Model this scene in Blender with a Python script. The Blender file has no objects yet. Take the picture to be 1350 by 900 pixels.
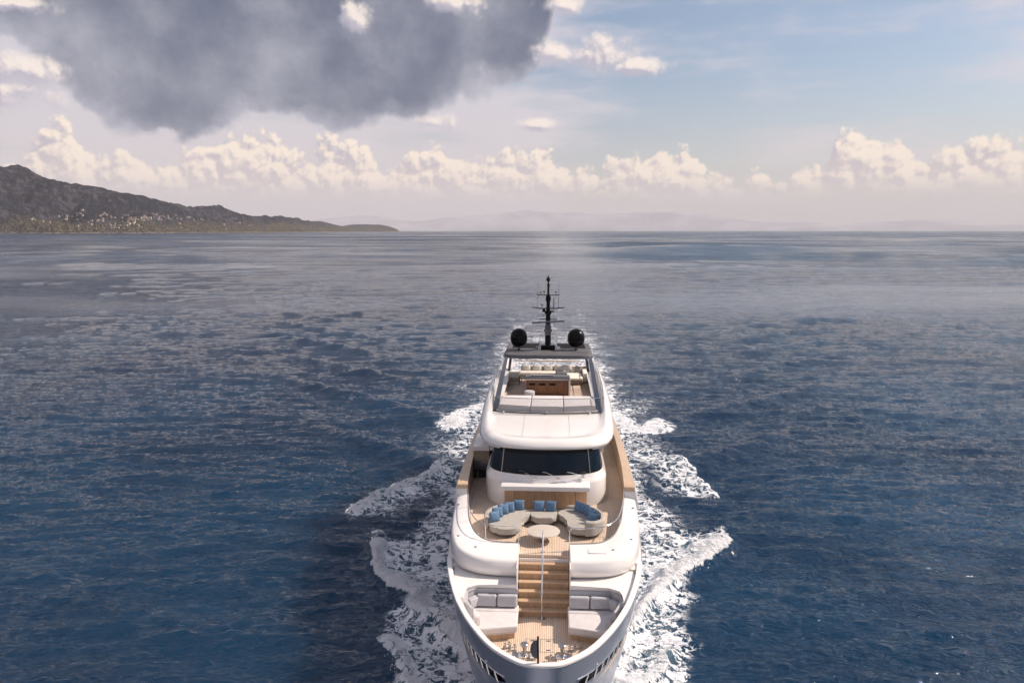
import bpy, bmesh, math, random
import numpy as np
from mathutils import Vector, Matrix
R = math.radians
random.seed(7)
rng = np.random.RandomState(11)
scene = bpy.context.scene
COL = scene.collection

# ------------------------------------------------------------------ camera
CAM = np.array([.28, -21.6, 18.7]); PITCH = math.atan(.146); YAW = R(3.1)
cd = bpy.data.cameras.new("camera"); cam = bpy.data.objects.new("camera", cd); COL.objects.link(cam)
cd.sensor_width = 36; cd.lens = 36 * 1000 / 1350; cd.clip_start = .5; cd.clip_end = 90000
cam.location = CAM; cam.rotation_euler = (R(90) - PITCH, 0, YAW)
scene.camera = cam
FH = np.array([-math.sin(YAW), math.cos(YAW), 0.]); RT = np.array([math.cos(YAW), math.sin(YAW), 0.])
FW = FH * math.cos(PITCH) + np.array([0, 0, -math.sin(PITCH)]); UP = np.cross(RT, FW)
def ray(x, y): return FW + RT * (x - 675) / 1000 - UP * (y - 450) / 1000
def wz(x, y, z=0.):
    r = ray(x, y); t = (z - CAM[2]) / r[2]; return CAM + r * t

# ------------------------------------------------------------------ light
SUN_EL = R(42); SUN_AZ = R(14)          # sun stands to +x, 14 degrees aft of abeam
sdir = Vector((math.cos(SUN_EL) * math.cos(SUN_AZ), math.cos(SUN_EL) * math.sin(SUN_AZ), math.sin(SUN_EL)))
sl = bpy.data.lights.new("sun", 'SUN'); so = bpy.data.objects.new("sun", sl); COL.objects.link(so)
sl.energy = 5.0; sl.angle = R(.5); sl.color = (1, .875, .755)
so.rotation_euler = sdir.to_track_quat('Z', 'Y').to_euler(); so.location = (40, 10, 60)
scene.view_settings.view_transform = 'Standard'; scene.view_settings.look = 'None'
scene.view_settings.exposure = .22; scene.view_settings.gamma = 1
scene.view_settings.use_curve_mapping = False
scene.render.engine = 'CYCLES'
cy = scene.cycles
cy.max_bounces = 5; cy.diffuse_bounces = 2; cy.glossy_bounces = 3; cy.transmission_bounces = 4; cy.transparent_max_bounces = 8; cy.volume_bounces = 0
cy.use_adaptive_sampling = True; cy.adaptive_threshold = .03; cy.use_denoising = True

# ------------------------------------------------------------------ node helpers
class NT:
    dim = '3D'
    def __init__(s, tree): s.t = tree; s.n = tree.nodes; s.l = tree.links
    def put(s, sock, v):
        if v is None: return
        if hasattr(v, 'is_output'): s.l.new(v, sock)
        else: sock.default_value = v
    def math(s, op, a, b=None, c=None, clamp=False):
        n = s.n.new('ShaderNodeMath'); n.operation = op; n.use_clamp = clamp
        s.put(n.inputs[0], a); s.put(n.inputs[1], b); s.put(n.inputs[2], c); return n.outputs[0]
    def vmath(s, op, a, b=None, sc=None):
        n = s.n.new('ShaderNodeVectorMath'); n.operation = op
        s.put(n.inputs[0], a); s.put(n.inputs[1], b)
        if sc is not None: s.put(n.inputs['Scale'], sc)
        return n.outputs['Value'] if op in ('LENGTH', 'DOT_PRODUCT') else n.outputs[0]
    def noise(s, vec, scale, detail=4, rough=.55, lac=2., dist=0.):
        n = s.n.new('ShaderNodeTexNoise'); n.noise_dimensions = s.dim; n.inputs['Scale'].default_value = scale
        n.inputs['Detail'].default_value = detail; n.inputs['Roughness'].default_value = rough
        n.inputs['Lacunarity'].default_value = lac; n.inputs['Distortion'].default_value = dist
        s.put(n.inputs['Vector'], vec); return n.outputs[0]
    def voro(s, vec, scale, detail=0, rough=.5, feat='SMOOTH_F1', rnd=1.):
        n = s.n.new('ShaderNodeTexVoronoi'); n.feature = feat; n.voronoi_dimensions = s.dim; n.inputs['Scale'].default_value = scale
        n.inputs['Detail'].default_value = detail; n.inputs['Roughness'].default_value = rough
        n.inputs['Randomness'].default_value = rnd
        s.put(n.inputs['Vector'], vec); return n.outputs['Distance']
    def ramp(s, v, a, b, lo=0., hi=1., smooth=True):
        n = s.n.new('ShaderNodeMapRange'); n.interpolation_type = 'SMOOTHSTEP' if smooth else 'LINEAR'
        s.put(n.inputs[0], v); s.put(n.inputs[1], a); s.put(n.inputs[2], b); s.put(n.inputs[3], lo); s.put(n.inputs[4], hi)
        return n.outputs[0]
    def mix(s, f, a, b, mode='MIX'):
        n = s.n.new('ShaderNodeMix'); n.data_type = 'RGBA'; n.blend_type = mode
        s.put(n.inputs[0], f)
        for i, v in ((6, a), (7, b)):
            if isinstance(v, tuple) and len(v) == 3: v = v + (1,)
            s.put(n.inputs[i], v)
        return n.outputs[2]
    def sep(s, v):
        n = s.n.new('ShaderNodeSeparateXYZ'); s.l.new(v, n.inputs[0]); return n.outputs
    def comb(s, x, y, z):
        n = s.n.new('ShaderNodeCombineXYZ'); s.put(n.inputs[0], x); s.put(n.inputs[1], y); s.put(n.inputs[2], z); return n.outputs[0]
    def bump(s, h, strength=.3, dist=.1, normal=None):
        n = s.n.new('ShaderNodeBump'); n.inputs['Strength'].default_value = strength; n.inputs['Distance'].default_value = dist
        s.l.new(h, n.inputs['Height'])
        if normal is not None: s.l.new(normal, n.inputs['Normal'])
        return n.outputs[0]
def lin(r, g, b):
    f = lambda c: (c / 255 / 12.92) if c <= 10 else ((c / 255 + .055) / 1.055) ** 2.4
    return (f(r), f(g), f(b))

# ------------------------------------------------------------------ sky
def azel(px, py):
    r = ray(px, py); return math.atan2(r[0], r[1]), math.asin(r[2] / np.linalg.norm(r))
def ell(px, py, rx, ry):                     # an ellipse of cloud given in degrees of sky (1 px here = 1 mrad)
    a, e = azel(px, py); return a, e, rx / 1000., ry / 1000.
world = bpy.data.worlds.new("World"); scene.world = world; world.use_nodes = True
wt = world.node_tree; wt.nodes.clear(); W = NT(wt); W.dim = '2D'
def curve(q, v, pts, lo, hi):
    """piecewise-smooth function of v given at pixel columns of the panorama"""
    n = q.n.new('ShaderNodeFloatCurve'); c = n.mapping.curves[0]; n.mapping.extend = 'HORIZONTAL'
    X = [(azel(p[0], 304)[0] + .8) / 1.6 for p in pts]; Yv = [(p[1] - lo) / (hi - lo) for p in pts]
    c.points[0].location = (X[0], Yv[0]); c.points[1].location = (X[-1], Yv[-1])
    for x, y in zip(X[1:-1], Yv[1:-1]): c.points.new(x, y)
    n.mapping.update()
    q.l.new(q.math('MULTIPLY', q.math('ADD', v, .8), 1 / 1.6), n.inputs['Value'])
    return q.math('ADD', q.math('MULTIPLY', n.outputs[0], hi - lo), lo)
def density_group(name, fn):
    g = bpy.data.node_groups.new(name, 'ShaderNodeTree')
    g.interface.new_socket('Vector', in_out='INPUT', socket_type='NodeSocketVector')
    g.interface.new_socket('Density', in_out='OUTPUT', socket_type='NodeSocketFloat')
    q = NT(g); q.dim = '2D'; gi = g.nodes.new('NodeGroupInput'); go = g.nodes.new('NodeGroupOutput')
    az, el, _z = q.sep(gi.outputs[0])
    q.l.new(fn(q, gi.outputs[0], az, el), go.inputs[0]); return g
def ellipses(q, az, el, ells, k=.1):
    m = None
    for (a, e, ra, re) in ells:
        dx = q.math('MULTIPLY', q.math('SUBTRACT', az, a), 1 / ra); dy = q.math('MULTIPLY', q.math('SUBTRACT', el, e), 1 / re)
        r = q.math('SQRT', q.math('ADD', q.math('MULTIPLY', dx, dx), q.math('MULTIPLY', dy, dy)))
        v = q.math('SUBTRACT', 1., r); m = v if m is None else q.math('MAXIMUM', m, v)
    return m
def use(g, vec):
    n = wt.nodes.new('ShaderNodeGroup'); n.node_tree = g; wt.links.new(vec, n.inputs[0]); return n.outputs[0]
tc = wt.nodes.new('ShaderNodeTexCoord'); DIR = W.vmath('NORMALIZE', tc.outputs['Generated'])
dx_, dy_, dz_ = W.sep(DIR); AZ = W.math('ARCTAN2', dx_, dy_); EL = W.math('ARCSINE', dz_)
SKYV = W.comb(AZ, EL, 0.)
# cumulus bank along the horizon: height of its tops (1/1000 rad above the horizon) per column
tops = [(-200, 60), (-60, 85), (20, 62), (50, 100), (80, 112), (110, 100), (140, 74), (180, 84), (230, 78), (270, 96), (300, 114), (350, 118), (395, 88), (420, 100), (450, 112),
        (490, 96), (520, 78), (560, 104), (600, 96), (640, 84), (680, 104), (720, 96), (760, 82), (800, 80), (850, 92), (890, 98), (925, 76), (960, 62), (1000, 64),
        (1025, 56), (1055, 80), (1078, 72), (1095, 108), (1120, 118), (1150, 110), (1185, 106), (1205, 78), (1240, 86), (1275, 92), (1320, 90), (1360, 86), (1500, 70), (1800, 80)]
def billow(q, v, scale, amp, n):
    """rounded heads of cloud in two sizes"""
    w = q.vmath('ADD', v, q.vmath('SCALE', q.comb(n, q.math('MULTIPLY', n, n), 0.), None, .5 / scale))
    b1 = q.voro(w, scale, 0, .5, 'F1'); b2 = q.voro(w, scale * 2.3, 0, .5, 'F1'); b3 = q.voro(w, scale * 5, 0, .5, 'F1')
    f = q.math('ADD', q.math('MULTIPLY', b1, b1), q.math('MULTIPLY', q.math('MULTIPLY', b2, b2), .55))
    f = q.math('ADD', f, q.math('MULTIPLY', q.math('MULTIPLY', b3, b3), .28))
    return q.math('MULTIPLY', q.math('SUBTRACT', .48, f), amp)
def f_bank(q, v, az, el):
    top = curve(q, az, tops, 0, 150)
    m = q.math('MULTIPLY', q.math('SUBTRACT', q.math('MULTIPLY', top, .001), el), 1 / .024)
    n = q.noise(q.vmath('MULTIPLY', v, (1, 1.2, 1)), 17, 8, .60)
    s = q.math('ADD', q.math('MINIMUM', m, 1.4), q.math('MULTIPLY', q.math('SUBTRACT', n, .5), 2.1))
    return q.math('ADD', q.math('ADD', s, .05), billow(q, v, 34, 1.25, n))
G_bank = density_group("cumulus_bank", f_bank)
# heavy grey cloud above left: height of its ragged underside per column
under = [(-300, 190), (-60, 205), (0, 200), (60, 182), (110, 154), (160, 124), (200, 110), (250, 112), (320, 118), (400, 124), (470, 130), (540, 140), (600, 152), (660, 174), (700, 200), (732, 262), (750, 380), (800, 480), (900, 500), (1400, 560), (1800, 600)]
def f_dark(q, v, az, el):
    bot = curve(q, az, under, 100, 700)
    m = q.math('MULTIPLY', q.math('SUBTRACT', el, q.math('MULTIPLY', bot, .001)), 1 / .032)
    m = q.math('SUBTRACT', q.math('MINIMUM', m, 2.6), q.ramp(el, .31, .50, 0., 2.9))
    n = q.noise(v, 6.5, 9, .60)
    s = q.math('ADD', m, q.math('MULTIPLY', q.math('SUBTRACT', n, .5), 2.3))
    return q.math('ADD', s, billow(q, v, 13, .8, n))
G_dark = density_group("dark_cloud", f_dark)
small = [ell(*e) for e in [(738, 70, 44, 18), (785, 72, 60, 26), (838, 88, 44, 14), (470, 22, 24, 18), (600, 4, 48, 20),
        (30, 92, 70, 22), (-60, 110, 120, 30), (10, 2, 60, 12), (740, 6, 36, 12), (708, 164, 34, 9), (572, 160, 28, 14)]]
def f_small(q, v, az, el):
    m = ellipses(q, az, el, small)
    n = q.noise(v, 22, 7, .62)
    s = q.math('ADD', q.math('MULTIPLY', m, 1.5), q.math('MULTIPLY', q.math('SUBTRACT', n, .5), 2.6))
    return q.math('ADD', s, billow(q, v, 38, .6, n))
G_small = density_group("small_cloud", f_small)
# base sky
sky = wt.nodes.new('ShaderNodeTexSky'); sky.sky_type = 'NISHITA'; sky.sun_disc = False
sky.sun_elevation = SUN_EL; sky.sun_rotation = math.atan2(sdir.x, sdir.y)
sky.altitude = 20; sky.air_density = 1.; sky.dust_density = 1.6; sky.ozone_density = 1.2
SKY_S = .098
skyc = W.vmath('SCALE', sky.outputs[0], None, SKY_S)
# thin veil of high cloud, densest left and low
vn = W.noise(W.vmath('MULTIPLY', SKYV, (1, 4.5, 1)), 4.2, 5, .55)
left = W.ramp(AZ, .30, -.42, 0, 1)
veil = W.math('MULTIPLY', W.ramp(W.math('ADD', vn, W.math('MULTIPLY', left, .40)), .42, .80), W.ramp(EL, 1.5, .6))
col = W.mix(W.math('MULTIPLY', veil, .80), skyc, lin(214, 205, 211))
# pale milky air low over the horizon
low = W.math('POWER', W.ramp(EL, .21, .0, 0, 1, False), 1.7)
col = W.mix(W.math('MULTIPLY', low, .93), col, lin(214, 199, 193))
def layer(col, G, off, dark_c, light_c, a0, a1, s0, s1, fade=None, gain=1.):
    D = use(G, SKYV); D2 = use(G, W.vmath('ADD', SKYV, off))
    a = W.ramp(D, a0, a1)
    if fade is not None: a = W.math('MULTIPLY', a, fade)
    lit = W.ramp(W.math('SUBTRACT', D, D2), s0, s1)
    return D, a, lit
bankfade = W.ramp(EL, .034, .068)
D, a, lit = layer(col, G_bank, (.0045, .007, 0), None, None, -.05, .42, -.30, .62, bankfade)
shade = W.mix(W.ramp(EL, .06, .13), lin(203, 188, 187), lin(162, 160, 178))
ccol = W.mix(lit, shade, lin(254, 235, 214))
col = W.mix(W.math('MULTIPLY', a, .90), col, ccol)
D, a, lit = layer(col, G_dark, (.010, .022, 0), None, None, -.05, .40, -.3, 1.5)
core = W.ramp(W.math('ADD', W.math('MINIMUM', D, .9), W.math('MULTIPLY', W.math('SUBTRACT', W.noise(SKYV, 8, 7, .6), .5), 2.9)), -.55, 1.6)
dcol = W.mix(core, lin(172, 172, 184), lin(86, 97, 120))
dcol = W.mix(W.math('MULTIPLY', lit, W.ramp(D, .9, .1)), dcol, lin(205, 195, 200))
col = W.mix(a, col, dcol)
D, a, lit = layer(col, G_small, (.005, .007, 0), None, None, .0, 1.15, -.35, .7)
ccol = W.mix(lit, lin(180, 175, 188), lin(243, 229, 219))
col = W.mix(W.math('MULTIPLY', a, .92), col, ccol)
bg = wt.nodes.new('ShaderNodeBackground'); wt.links.new(col, bg.inputs[0]); bg.inputs[1].default_value = 1.0
wo = wt.nodes.new('ShaderNodeOutputWorld'); wt.links.new(bg.outputs[0], wo.inputs[0])
world.cycles.sampling_method = 'MANUAL'; world.cycles.sample_map_resolution = 512

# ------------------------------------------------------------------ material helpers
MATS = {}
def mat(name, colr, rough=.5, metal=0., var=.06, vscale=3., bump=0., bscale=40., coat=0., spec=.5, trans=0., ior=1.45, stretch=(1, 1, 1)):
    if name in MATS: return MATS[name]
    m = bpy.data.materials.new(name); m.use_nodes = True; q = NT(m.node_tree); b = q.n['Principled BSDF']
    t = q.n.new('ShaderNodeTexCoord'); v = q.vmath('MULTIPLY', t.outputs['Object'], stretch)
    n = q.noise(v, vscale, 5, .6)
    k = q.ramp(n, .3, .7, 1 - var, 1 + var)
    cc = q.n.new('ShaderNodeRGB'); cc.outputs[0].default_value = tuple(colr) + (1,)
    q.l.new(q.vmath('SCALE', cc.outputs[0], None, k), b.inputs['Base Color'])
    q.l.new(q.ramp(q.noise(v, vscale * 2.3, 4), .3, .7, max(.02, rough * .85), min(1, rough * 1.15)), b.inputs['Roughness'])
    b.inputs['Metallic'].default_value = metal; b.inputs['Coat Weight'].default_value = coat; b.inputs['Coat Roughness'].default_value = .08
    b.inputs['Specular IOR Level'].default_value = spec; b.inputs['Transmission Weight'].default_value = trans; b.inputs['IOR'].default_value = ior
    if bump: q.l.new(q.bump(q.noise(v, bscale, 4), bump, .01), b.inputs['Normal'])
    MATS[name] = m; return m
def teak(name, c1, c2, plank=.065, axis='x', line=.16, rough=.6):
    m = bpy.data.materials.new(name); m.use_nodes = True; q = NT(m.node_tree); b = q.n['Principled BSDF']
    t = q.n.new('ShaderNodeTexCoord'); x, y, z = q.sep(t.outputs['Object'])
    u = {'x': x, 'y': y, 'z': z}[axis]
    s = q.math('MULTIPLY', u, 1 / plank); idx = q.math('FLOOR', s); fr = q.math('SUBTRACT', s, idx)
    ln = q.math('LESS_THAN', fr, line)
    wn = q.n.new('ShaderNodeTexWhiteNoise'); wn.noise_dimensions = '1D'; q.l.new(idx, wn.inputs['W'])
    st = (14, 1.2, 1.2) if axis == 'x' else (1.2, 14, 1.2)
    g = q.noise(q.vmath('MULTIPLY', t.outputs['Object'], st), 3, 5, .6)
    f = q.math('ADD', q.math('MULTIPLY', wn.outputs['Value'], .55), q.math('MULTIPLY', g, .5))
    c = q.mix(f, c1, c2); big = q.noise(t.outputs['Object'], .8, 3)
    c = q.mix(q.ramp(big, .3, .7, 0, .25), c, tuple(v * .72 for v in c1))
    if line > 0: c = q.mix(ln, c, (.10, .075, .055))
    q.l.new(c, b.inputs['Base Color']); b.inputs['Roughness'].default_value = rough
    q.l.new(q.bump(q.math('ADD', g, q.math('MULTIPLY', ln, -1.5)), .25, .003), b.inputs['Normal'])
    return m
WHITE = mat('gelcoat_white', (.80, .76, .73), .22, var=.02, vscale=.7, coat=.5)
HULLW = mat('hull_silver', (.34, .37, .45), .38, .5, var=.012, vscale=.3, coat=.35)
TEAK = teak('teak_deck', (.62, .46, .34), (.76, .61, .48), .07, 'x', .14)
TEAKS = teak('teak_step', (.52, .34, .21), (.64, .45, .30), .07, 'y', .10)
TEAKP = mat('teak_panel', (.42, .275, .17), .38, var=.16, vscale=2.2, stretch=(6, 6, .5), coat=.25)
TEAKR = mat('teak_rail', (.58, .41, .27), .35, var=.12, vscale=3, stretch=(6, .6, 6), coat=.3)
WALN = mat('bar_wood', (.17, .07, .028), .35, var=.2, vscale=2.5, stretch=(5, 5, .6), coat=.3)
GREYF = mat('fabric_grey', (.46, .45, .47), .92, var=.05, vscale=5, bump=.5, bscale=160, spec=.15)
PADF = mat('sunpad_fabric', (.62, .58, .57), .9, var=.05, vscale=4, bump=.4, bscale=140, spec=.15)
TAUPE = mat('fabric_taupe', (.40, .37, .33), .92, var=.06, vscale=5, bump=.5, bscale=160, spec=.15)
CREAMF = mat('fabric_cream', (.84, .78, .69), .92, var=.05, vscale=5, bump=.4, bscale=140, spec=.15)
BROWNF = mat('fabric_brown', (.30, .24, .18), .92, var=.08, vscale=6, bump=.5, bscale=120, spec=.15)
BLUEF = mat('fabric_blue', (.13, .215, .33), .9, var=.12, vscale=9, bump=.6, bscale=150, spec=.15)
BLUEL = mat('fabric_blue_pale', (.26, .34, .45), .9, var=.10, vscale=9, bump=.6, bscale=150, spec=.15)
PIPE = mat('fabric_piping', (.30, .30, .32), .9, var=.05)
STEEL = mat('polished_steel', (.72, .72, .74), .12, 1., var=.04)
DSTEEL = mat('brushed_steel', (.42, .41, .42), .32, 1., var=.06)
BLACK = mat('black_paint', (.006, .006, .007), .22, var=.1, coat=0., spec=.16)
GUN = mat('gunmetal_paint', (.10, .105, .125), .32, .35, var=.06, coat=.4)
HTOP = mat('hardtop_grey', (.115, .112, .118), .62, 0., var=.07, coat=0., spec=.2)
NAVY = mat('dark_blue_frame', (.025, .032, .052), .22, .3, var=.06, coat=.6)
STONE = mat('table_stone', (.56, .49, .42), .45, var=.05, vscale=6)
RUBB = mat('black_rubber', (.02, .02, .02), .7, var=.1)
GASK = mat('grey_seam', (.23, .22, .22), .7, var=.05)
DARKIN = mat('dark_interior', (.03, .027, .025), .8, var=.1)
def glass_mat(name, colr, rough=.02, alpha=1.):
    m = bpy.data.materials.new(name); m.use_nodes = True; q = NT(m.node_tree); b = q.n['Principled BSDF']
    b.inputs['Base Color'].default_value = tuple(colr) + (1,); b.inputs['Roughness'].default_value = rough
    b.inputs['Specular IOR Level'].default_value = .22; b.inputs['IOR'].default_value = 1.5; b.inputs['Alpha'].default_value = alpha
    t = q.n.new('ShaderNodeTexCoord'); q.l.new(q.bump(q.noise(t.outputs['Object'], 1.2, 2), .02, .05), b.inputs['Normal'])
    return m
TINT = glass_mat('tinted_glass', (.003, .012, .026), .015, .84)
CLEAR = glass_mat('clear_screen', (.10, .12, .14), .02, .14)

# ------------------------------------------------------------------ mesh helpers
def tag(o, label=None, cat=None, group=None, kind=None):
    if label: o['label'] = label
    if cat: o['category'] = cat
    if group: o['group'] = group
    if kind: o['kind'] = kind
    return o
def empty(name, loc, label, cat, group=None, rz=0.):
    o = bpy.data.objects.new(name, None); COL.objects.link(o); o.location = loc; o.rotation_euler.z = rz
    o.empty_display_size = .2
    return tag(o, label, cat, group)
def link(name, me, m, parent=None):
    if m is not None and len(me.materials) == 0: me.materials.append(m)
    o = bpy.data.objects.new(name, me); COL.objects.link(o); o.parent = parent; return o
class MB:
    """collects shapes, then becomes ONE mesh object"""
    def __init__(s): s.bm = bmesh.new()
    def _add(s, V, F):
        vs = [s.bm.verts.new(v) for v in V]; fs = []
        for f in F:
            try: fs.append(s.bm.faces.new([vs[i] for i in f]))
            except ValueError: pass
        return vs, fs
    def box(s, x0, x1, y0, y1, z0, z1, bev=0., seg=2):
        V = [(x, y, z) for z in (z0, z1) for (x, y) in ((x0, y0), (x1, y0), (x1, y1), (x0, y1))]
        F = [(3, 2, 1, 0), (4, 5, 6, 7), (0, 1, 5, 4), (1, 2, 6, 5), (2, 3, 7, 6), (3, 0, 4, 7)]
        vs, fs = s._add(V, F)
        if bev: bmesh.ops.bevel(s.bm, geom=list({e for f in fs for e in f.edges}), offset=bev, segments=seg, profile=.6, affect='EDGES', clamp_overlap=True)
        return s
    def prism(s, out, z0, z1, bev=0., seg=3, bot=True):
        n = len(out); V = [(p[0], p[1], z0) for p in out] + [(p[0], p[1], z1) for p in out]
        F = [tuple(range(n - 1, -1, -1)), tuple(range(n, 2 * n))] + [(i, (i + 1) % n, n + (i + 1) % n, n + i) for i in range(n)]
        vs, fs = s._add(V, F)
        if bev:
            E = list(fs[1].edges) + (list(fs[0].edges) if bot else [])
            bmesh.ops.bevel(s.bm, geom=E, offset=bev, segments=seg, profile=.5, affect='EDGES', clamp_overlap=True)
        return s
    def loft(s, rings, closed=True, cap=True):
        n = len(rings[0]); V = [tuple(p) for r in rings for p in r]; F = []
        m = n if closed else n - 1
        for k in range(len(rings) - 1):
            for i in range(m):
                j = (i + 1) % n; F.append((k * n + i, k * n + j, (k + 1) * n + j, (k + 1) * n + i))
        if cap and closed: F += [tuple(range(n - 1, -1, -1)), tuple(range((len(rings) - 1) * n, len(rings) * n))]
        s._add(V, F); return s
    def tube(s, pts, r, n=8, closed=False):
        P = [Vector(p) for p in pts]; rings = []; m = len(P); rr = r if isinstance(r, (list, tuple)) else [r] * m
        up = None
        for i, p in enumerate(P):
            a = P[i - 1] if (i > 0 or closed) else p; b = P[(i + 1) % m] if (i < m - 1 or closed) else p
            t = (b - a).normalized()
            if up is None: up = Vector((0, 0, 1)) if abs(t.z) < .9 else Vector((1, 0, 0))
            u = (up - t * up.dot(t)).normalized(); up = u; w = t.cross(u)
            rings.append([p + (u * math.cos(q) + w * math.sin(q)) * rr[i] for q in [2 * math.pi * k / n for k in range(n)]])
        if closed: rings.append(rings[0])
        s.loft(rings, True, not closed); return s
    def lathe(s, prof, c=(0, 0, 0), n=24, cap=True):
        rings = [[(c[0] + r * math.cos(a), c[1] + r * math.sin(a), c[2] + z) for a in [2 * math.pi * k / n for k in range(n)]] for r, z in prof]
        s.loft(rings, True, cap); return s
    def sphere(s, c, r, sz=(1, 1, 1), u=12, v=8):
        M = Matrix.Translation(c) @ Matrix.Diagonal((r * sz[0], r * sz[1], r * sz[2], 1))
        bmesh.ops.create_uvsphere(s.bm, u_segments=u, v_segments=v, radius=1, matrix=M); return s
    def build(s, name, m, parent=None, ang=35, smooth=True, rel=(0, 0, 0)):
        bm = s.bm
        if any(rel): bmesh.ops.translate(bm, verts=bm.verts, vec=[-c for c in rel])
        bmesh.ops.recalc_face_normals(bm, faces=bm.faces)
        me = bpy.data.meshes.new(name); bm.to_mesh(me); bm.free()
        if smooth:
            me.polygons.foreach_set('use_smooth', [True] * len(me.polygons))
            me.set_sharp_from_angle(angle=R(ang))
        return link(name, me, m, parent)
def cat_rom(P, k=6, closed=False):
    P = [Vector(p) for p in P]; n = len(P); out = []
    rngi = range(n) if closed else range(n - 1)
    for i in rngi:
        if closed: a, b, c, d = P[i - 1], P[i], P[(i + 1) % n], P[(i + 2) % n]
        else: a, b, c, d = P[max(i - 1, 0)], P[i], P[i + 1], P[min(i + 2, n - 1)]
        for j in range(k):
            t = j / k
            out.append(.5 * ((2 * b) + (c - a) * t + (2 * a - 5 * b + 4 * c - d) * t * t + (3 * b - a - 3 * c + d) * t ** 3))
    if not closed: out.append(P[-1])
    return out
def interp(x, tab):
    return float(np.interp(x, [t[0] for t in tab], [t[1] for t in tab]))
def copy_tree(o, parent=None):
    c = o.copy(); COL.objects.link(c); c.parent = parent
    for ch in list(o.children): copy_tree(ch, c)
    return c

# ------------------------------------------------------------------ value noise for terrain and water
def vnoise(x, y, seed=0):
    r = np.random.RandomState(seed); T = r.rand(256, 256)
    xi = np.floor(x).astype(int); yi = np.floor(y).astype(int); xf = x - xi; yf = y - yi
    xf = xf * xf * (3 - 2 * xf); yf = yf * yf * (3 - 2 * yf)
    g = lambda a, b: T[a & 255, b & 255]
    return (g(xi, yi) * (1 - xf) + g(xi + 1, yi) * xf) * (1 - yf) + (g(xi, yi + 1) * (1 - xf) + g(xi + 1, yi + 1) * xf) * yf
def fbm(x, y, o=5, seed=0, gain=.5):
    s = 0; a = 1; t = 0
    for k in range(o): s = s + a * vnoise(x * 2 ** k + 17.3 * k, y * 2 ** k + 9.1 * k, seed + k); t += a; a *= gain
    return s / t
def sstep(x, a, b):
    t = np.clip((x - a) / (b - a), 0, 1); return t * t * (3 - 2 * t)

# ------------------------------------------------------------------ water
def polydist(X, Y, pts):
    """distance to a polyline and parameter (0..1) along it"""
    best = np.full(X.shape, 1e9); par = np.zeros(X.shape); side = np.zeros(X.shape); n = len(pts) - 1
    for i in range(n):
        ax, ay = pts[i]; bx, by = pts[i + 1]; dx, dy = bx - ax, by - ay; L = dx * dx + dy * dy
        t = np.clip(((X - ax) * dx + (Y - ay) * dy) / L, 0, 1)
        d = np.hypot(X - ax - t * dx, Y - ay - t * dy); m = d < best
        best = np.where(m, d, best); par = np.where(m, (i + t) / n, par)
        side = np.where(m, np.sign(dx * (Y - ay) - dy * (X - ax)), side)
    return best, par, side
def wxy(lst): return [tuple(wz(*p)[:2]) for p in lst]
crestL = wxy([(650, 895), (630, 862), (604, 836), (575, 814), (548, 797), (522, 775), (504, 752), (494, 728), (491, 708)])
crestR = wxy([(770, 895), (800, 868), (825, 828), (850, 803), (875, 780), (905, 760), (932, 742), (950, 720), (955, 708)])
lowL = wxy([(640, 900), (575, 925), (540, 900), (518, 875), (512, 850), (520, 838)])
lowR = wxy([(780, 900), (830, 905), (862, 880), (886, 862), (886, 852)])
arcL = wxy([(462, 682), (474, 668), (490, 653), (520, 642), (552, 632), (585, 612)])
arcR = wxy([(948, 655), (935, 640), (905, 618), (870, 600), (845, 590)])
sternL = wxy([(597, 562), (600, 552), (612, 545), (640, 535)])
sternR = wxy([(868, 560), (850, 568), (828, 566), (808, 545)])
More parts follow.
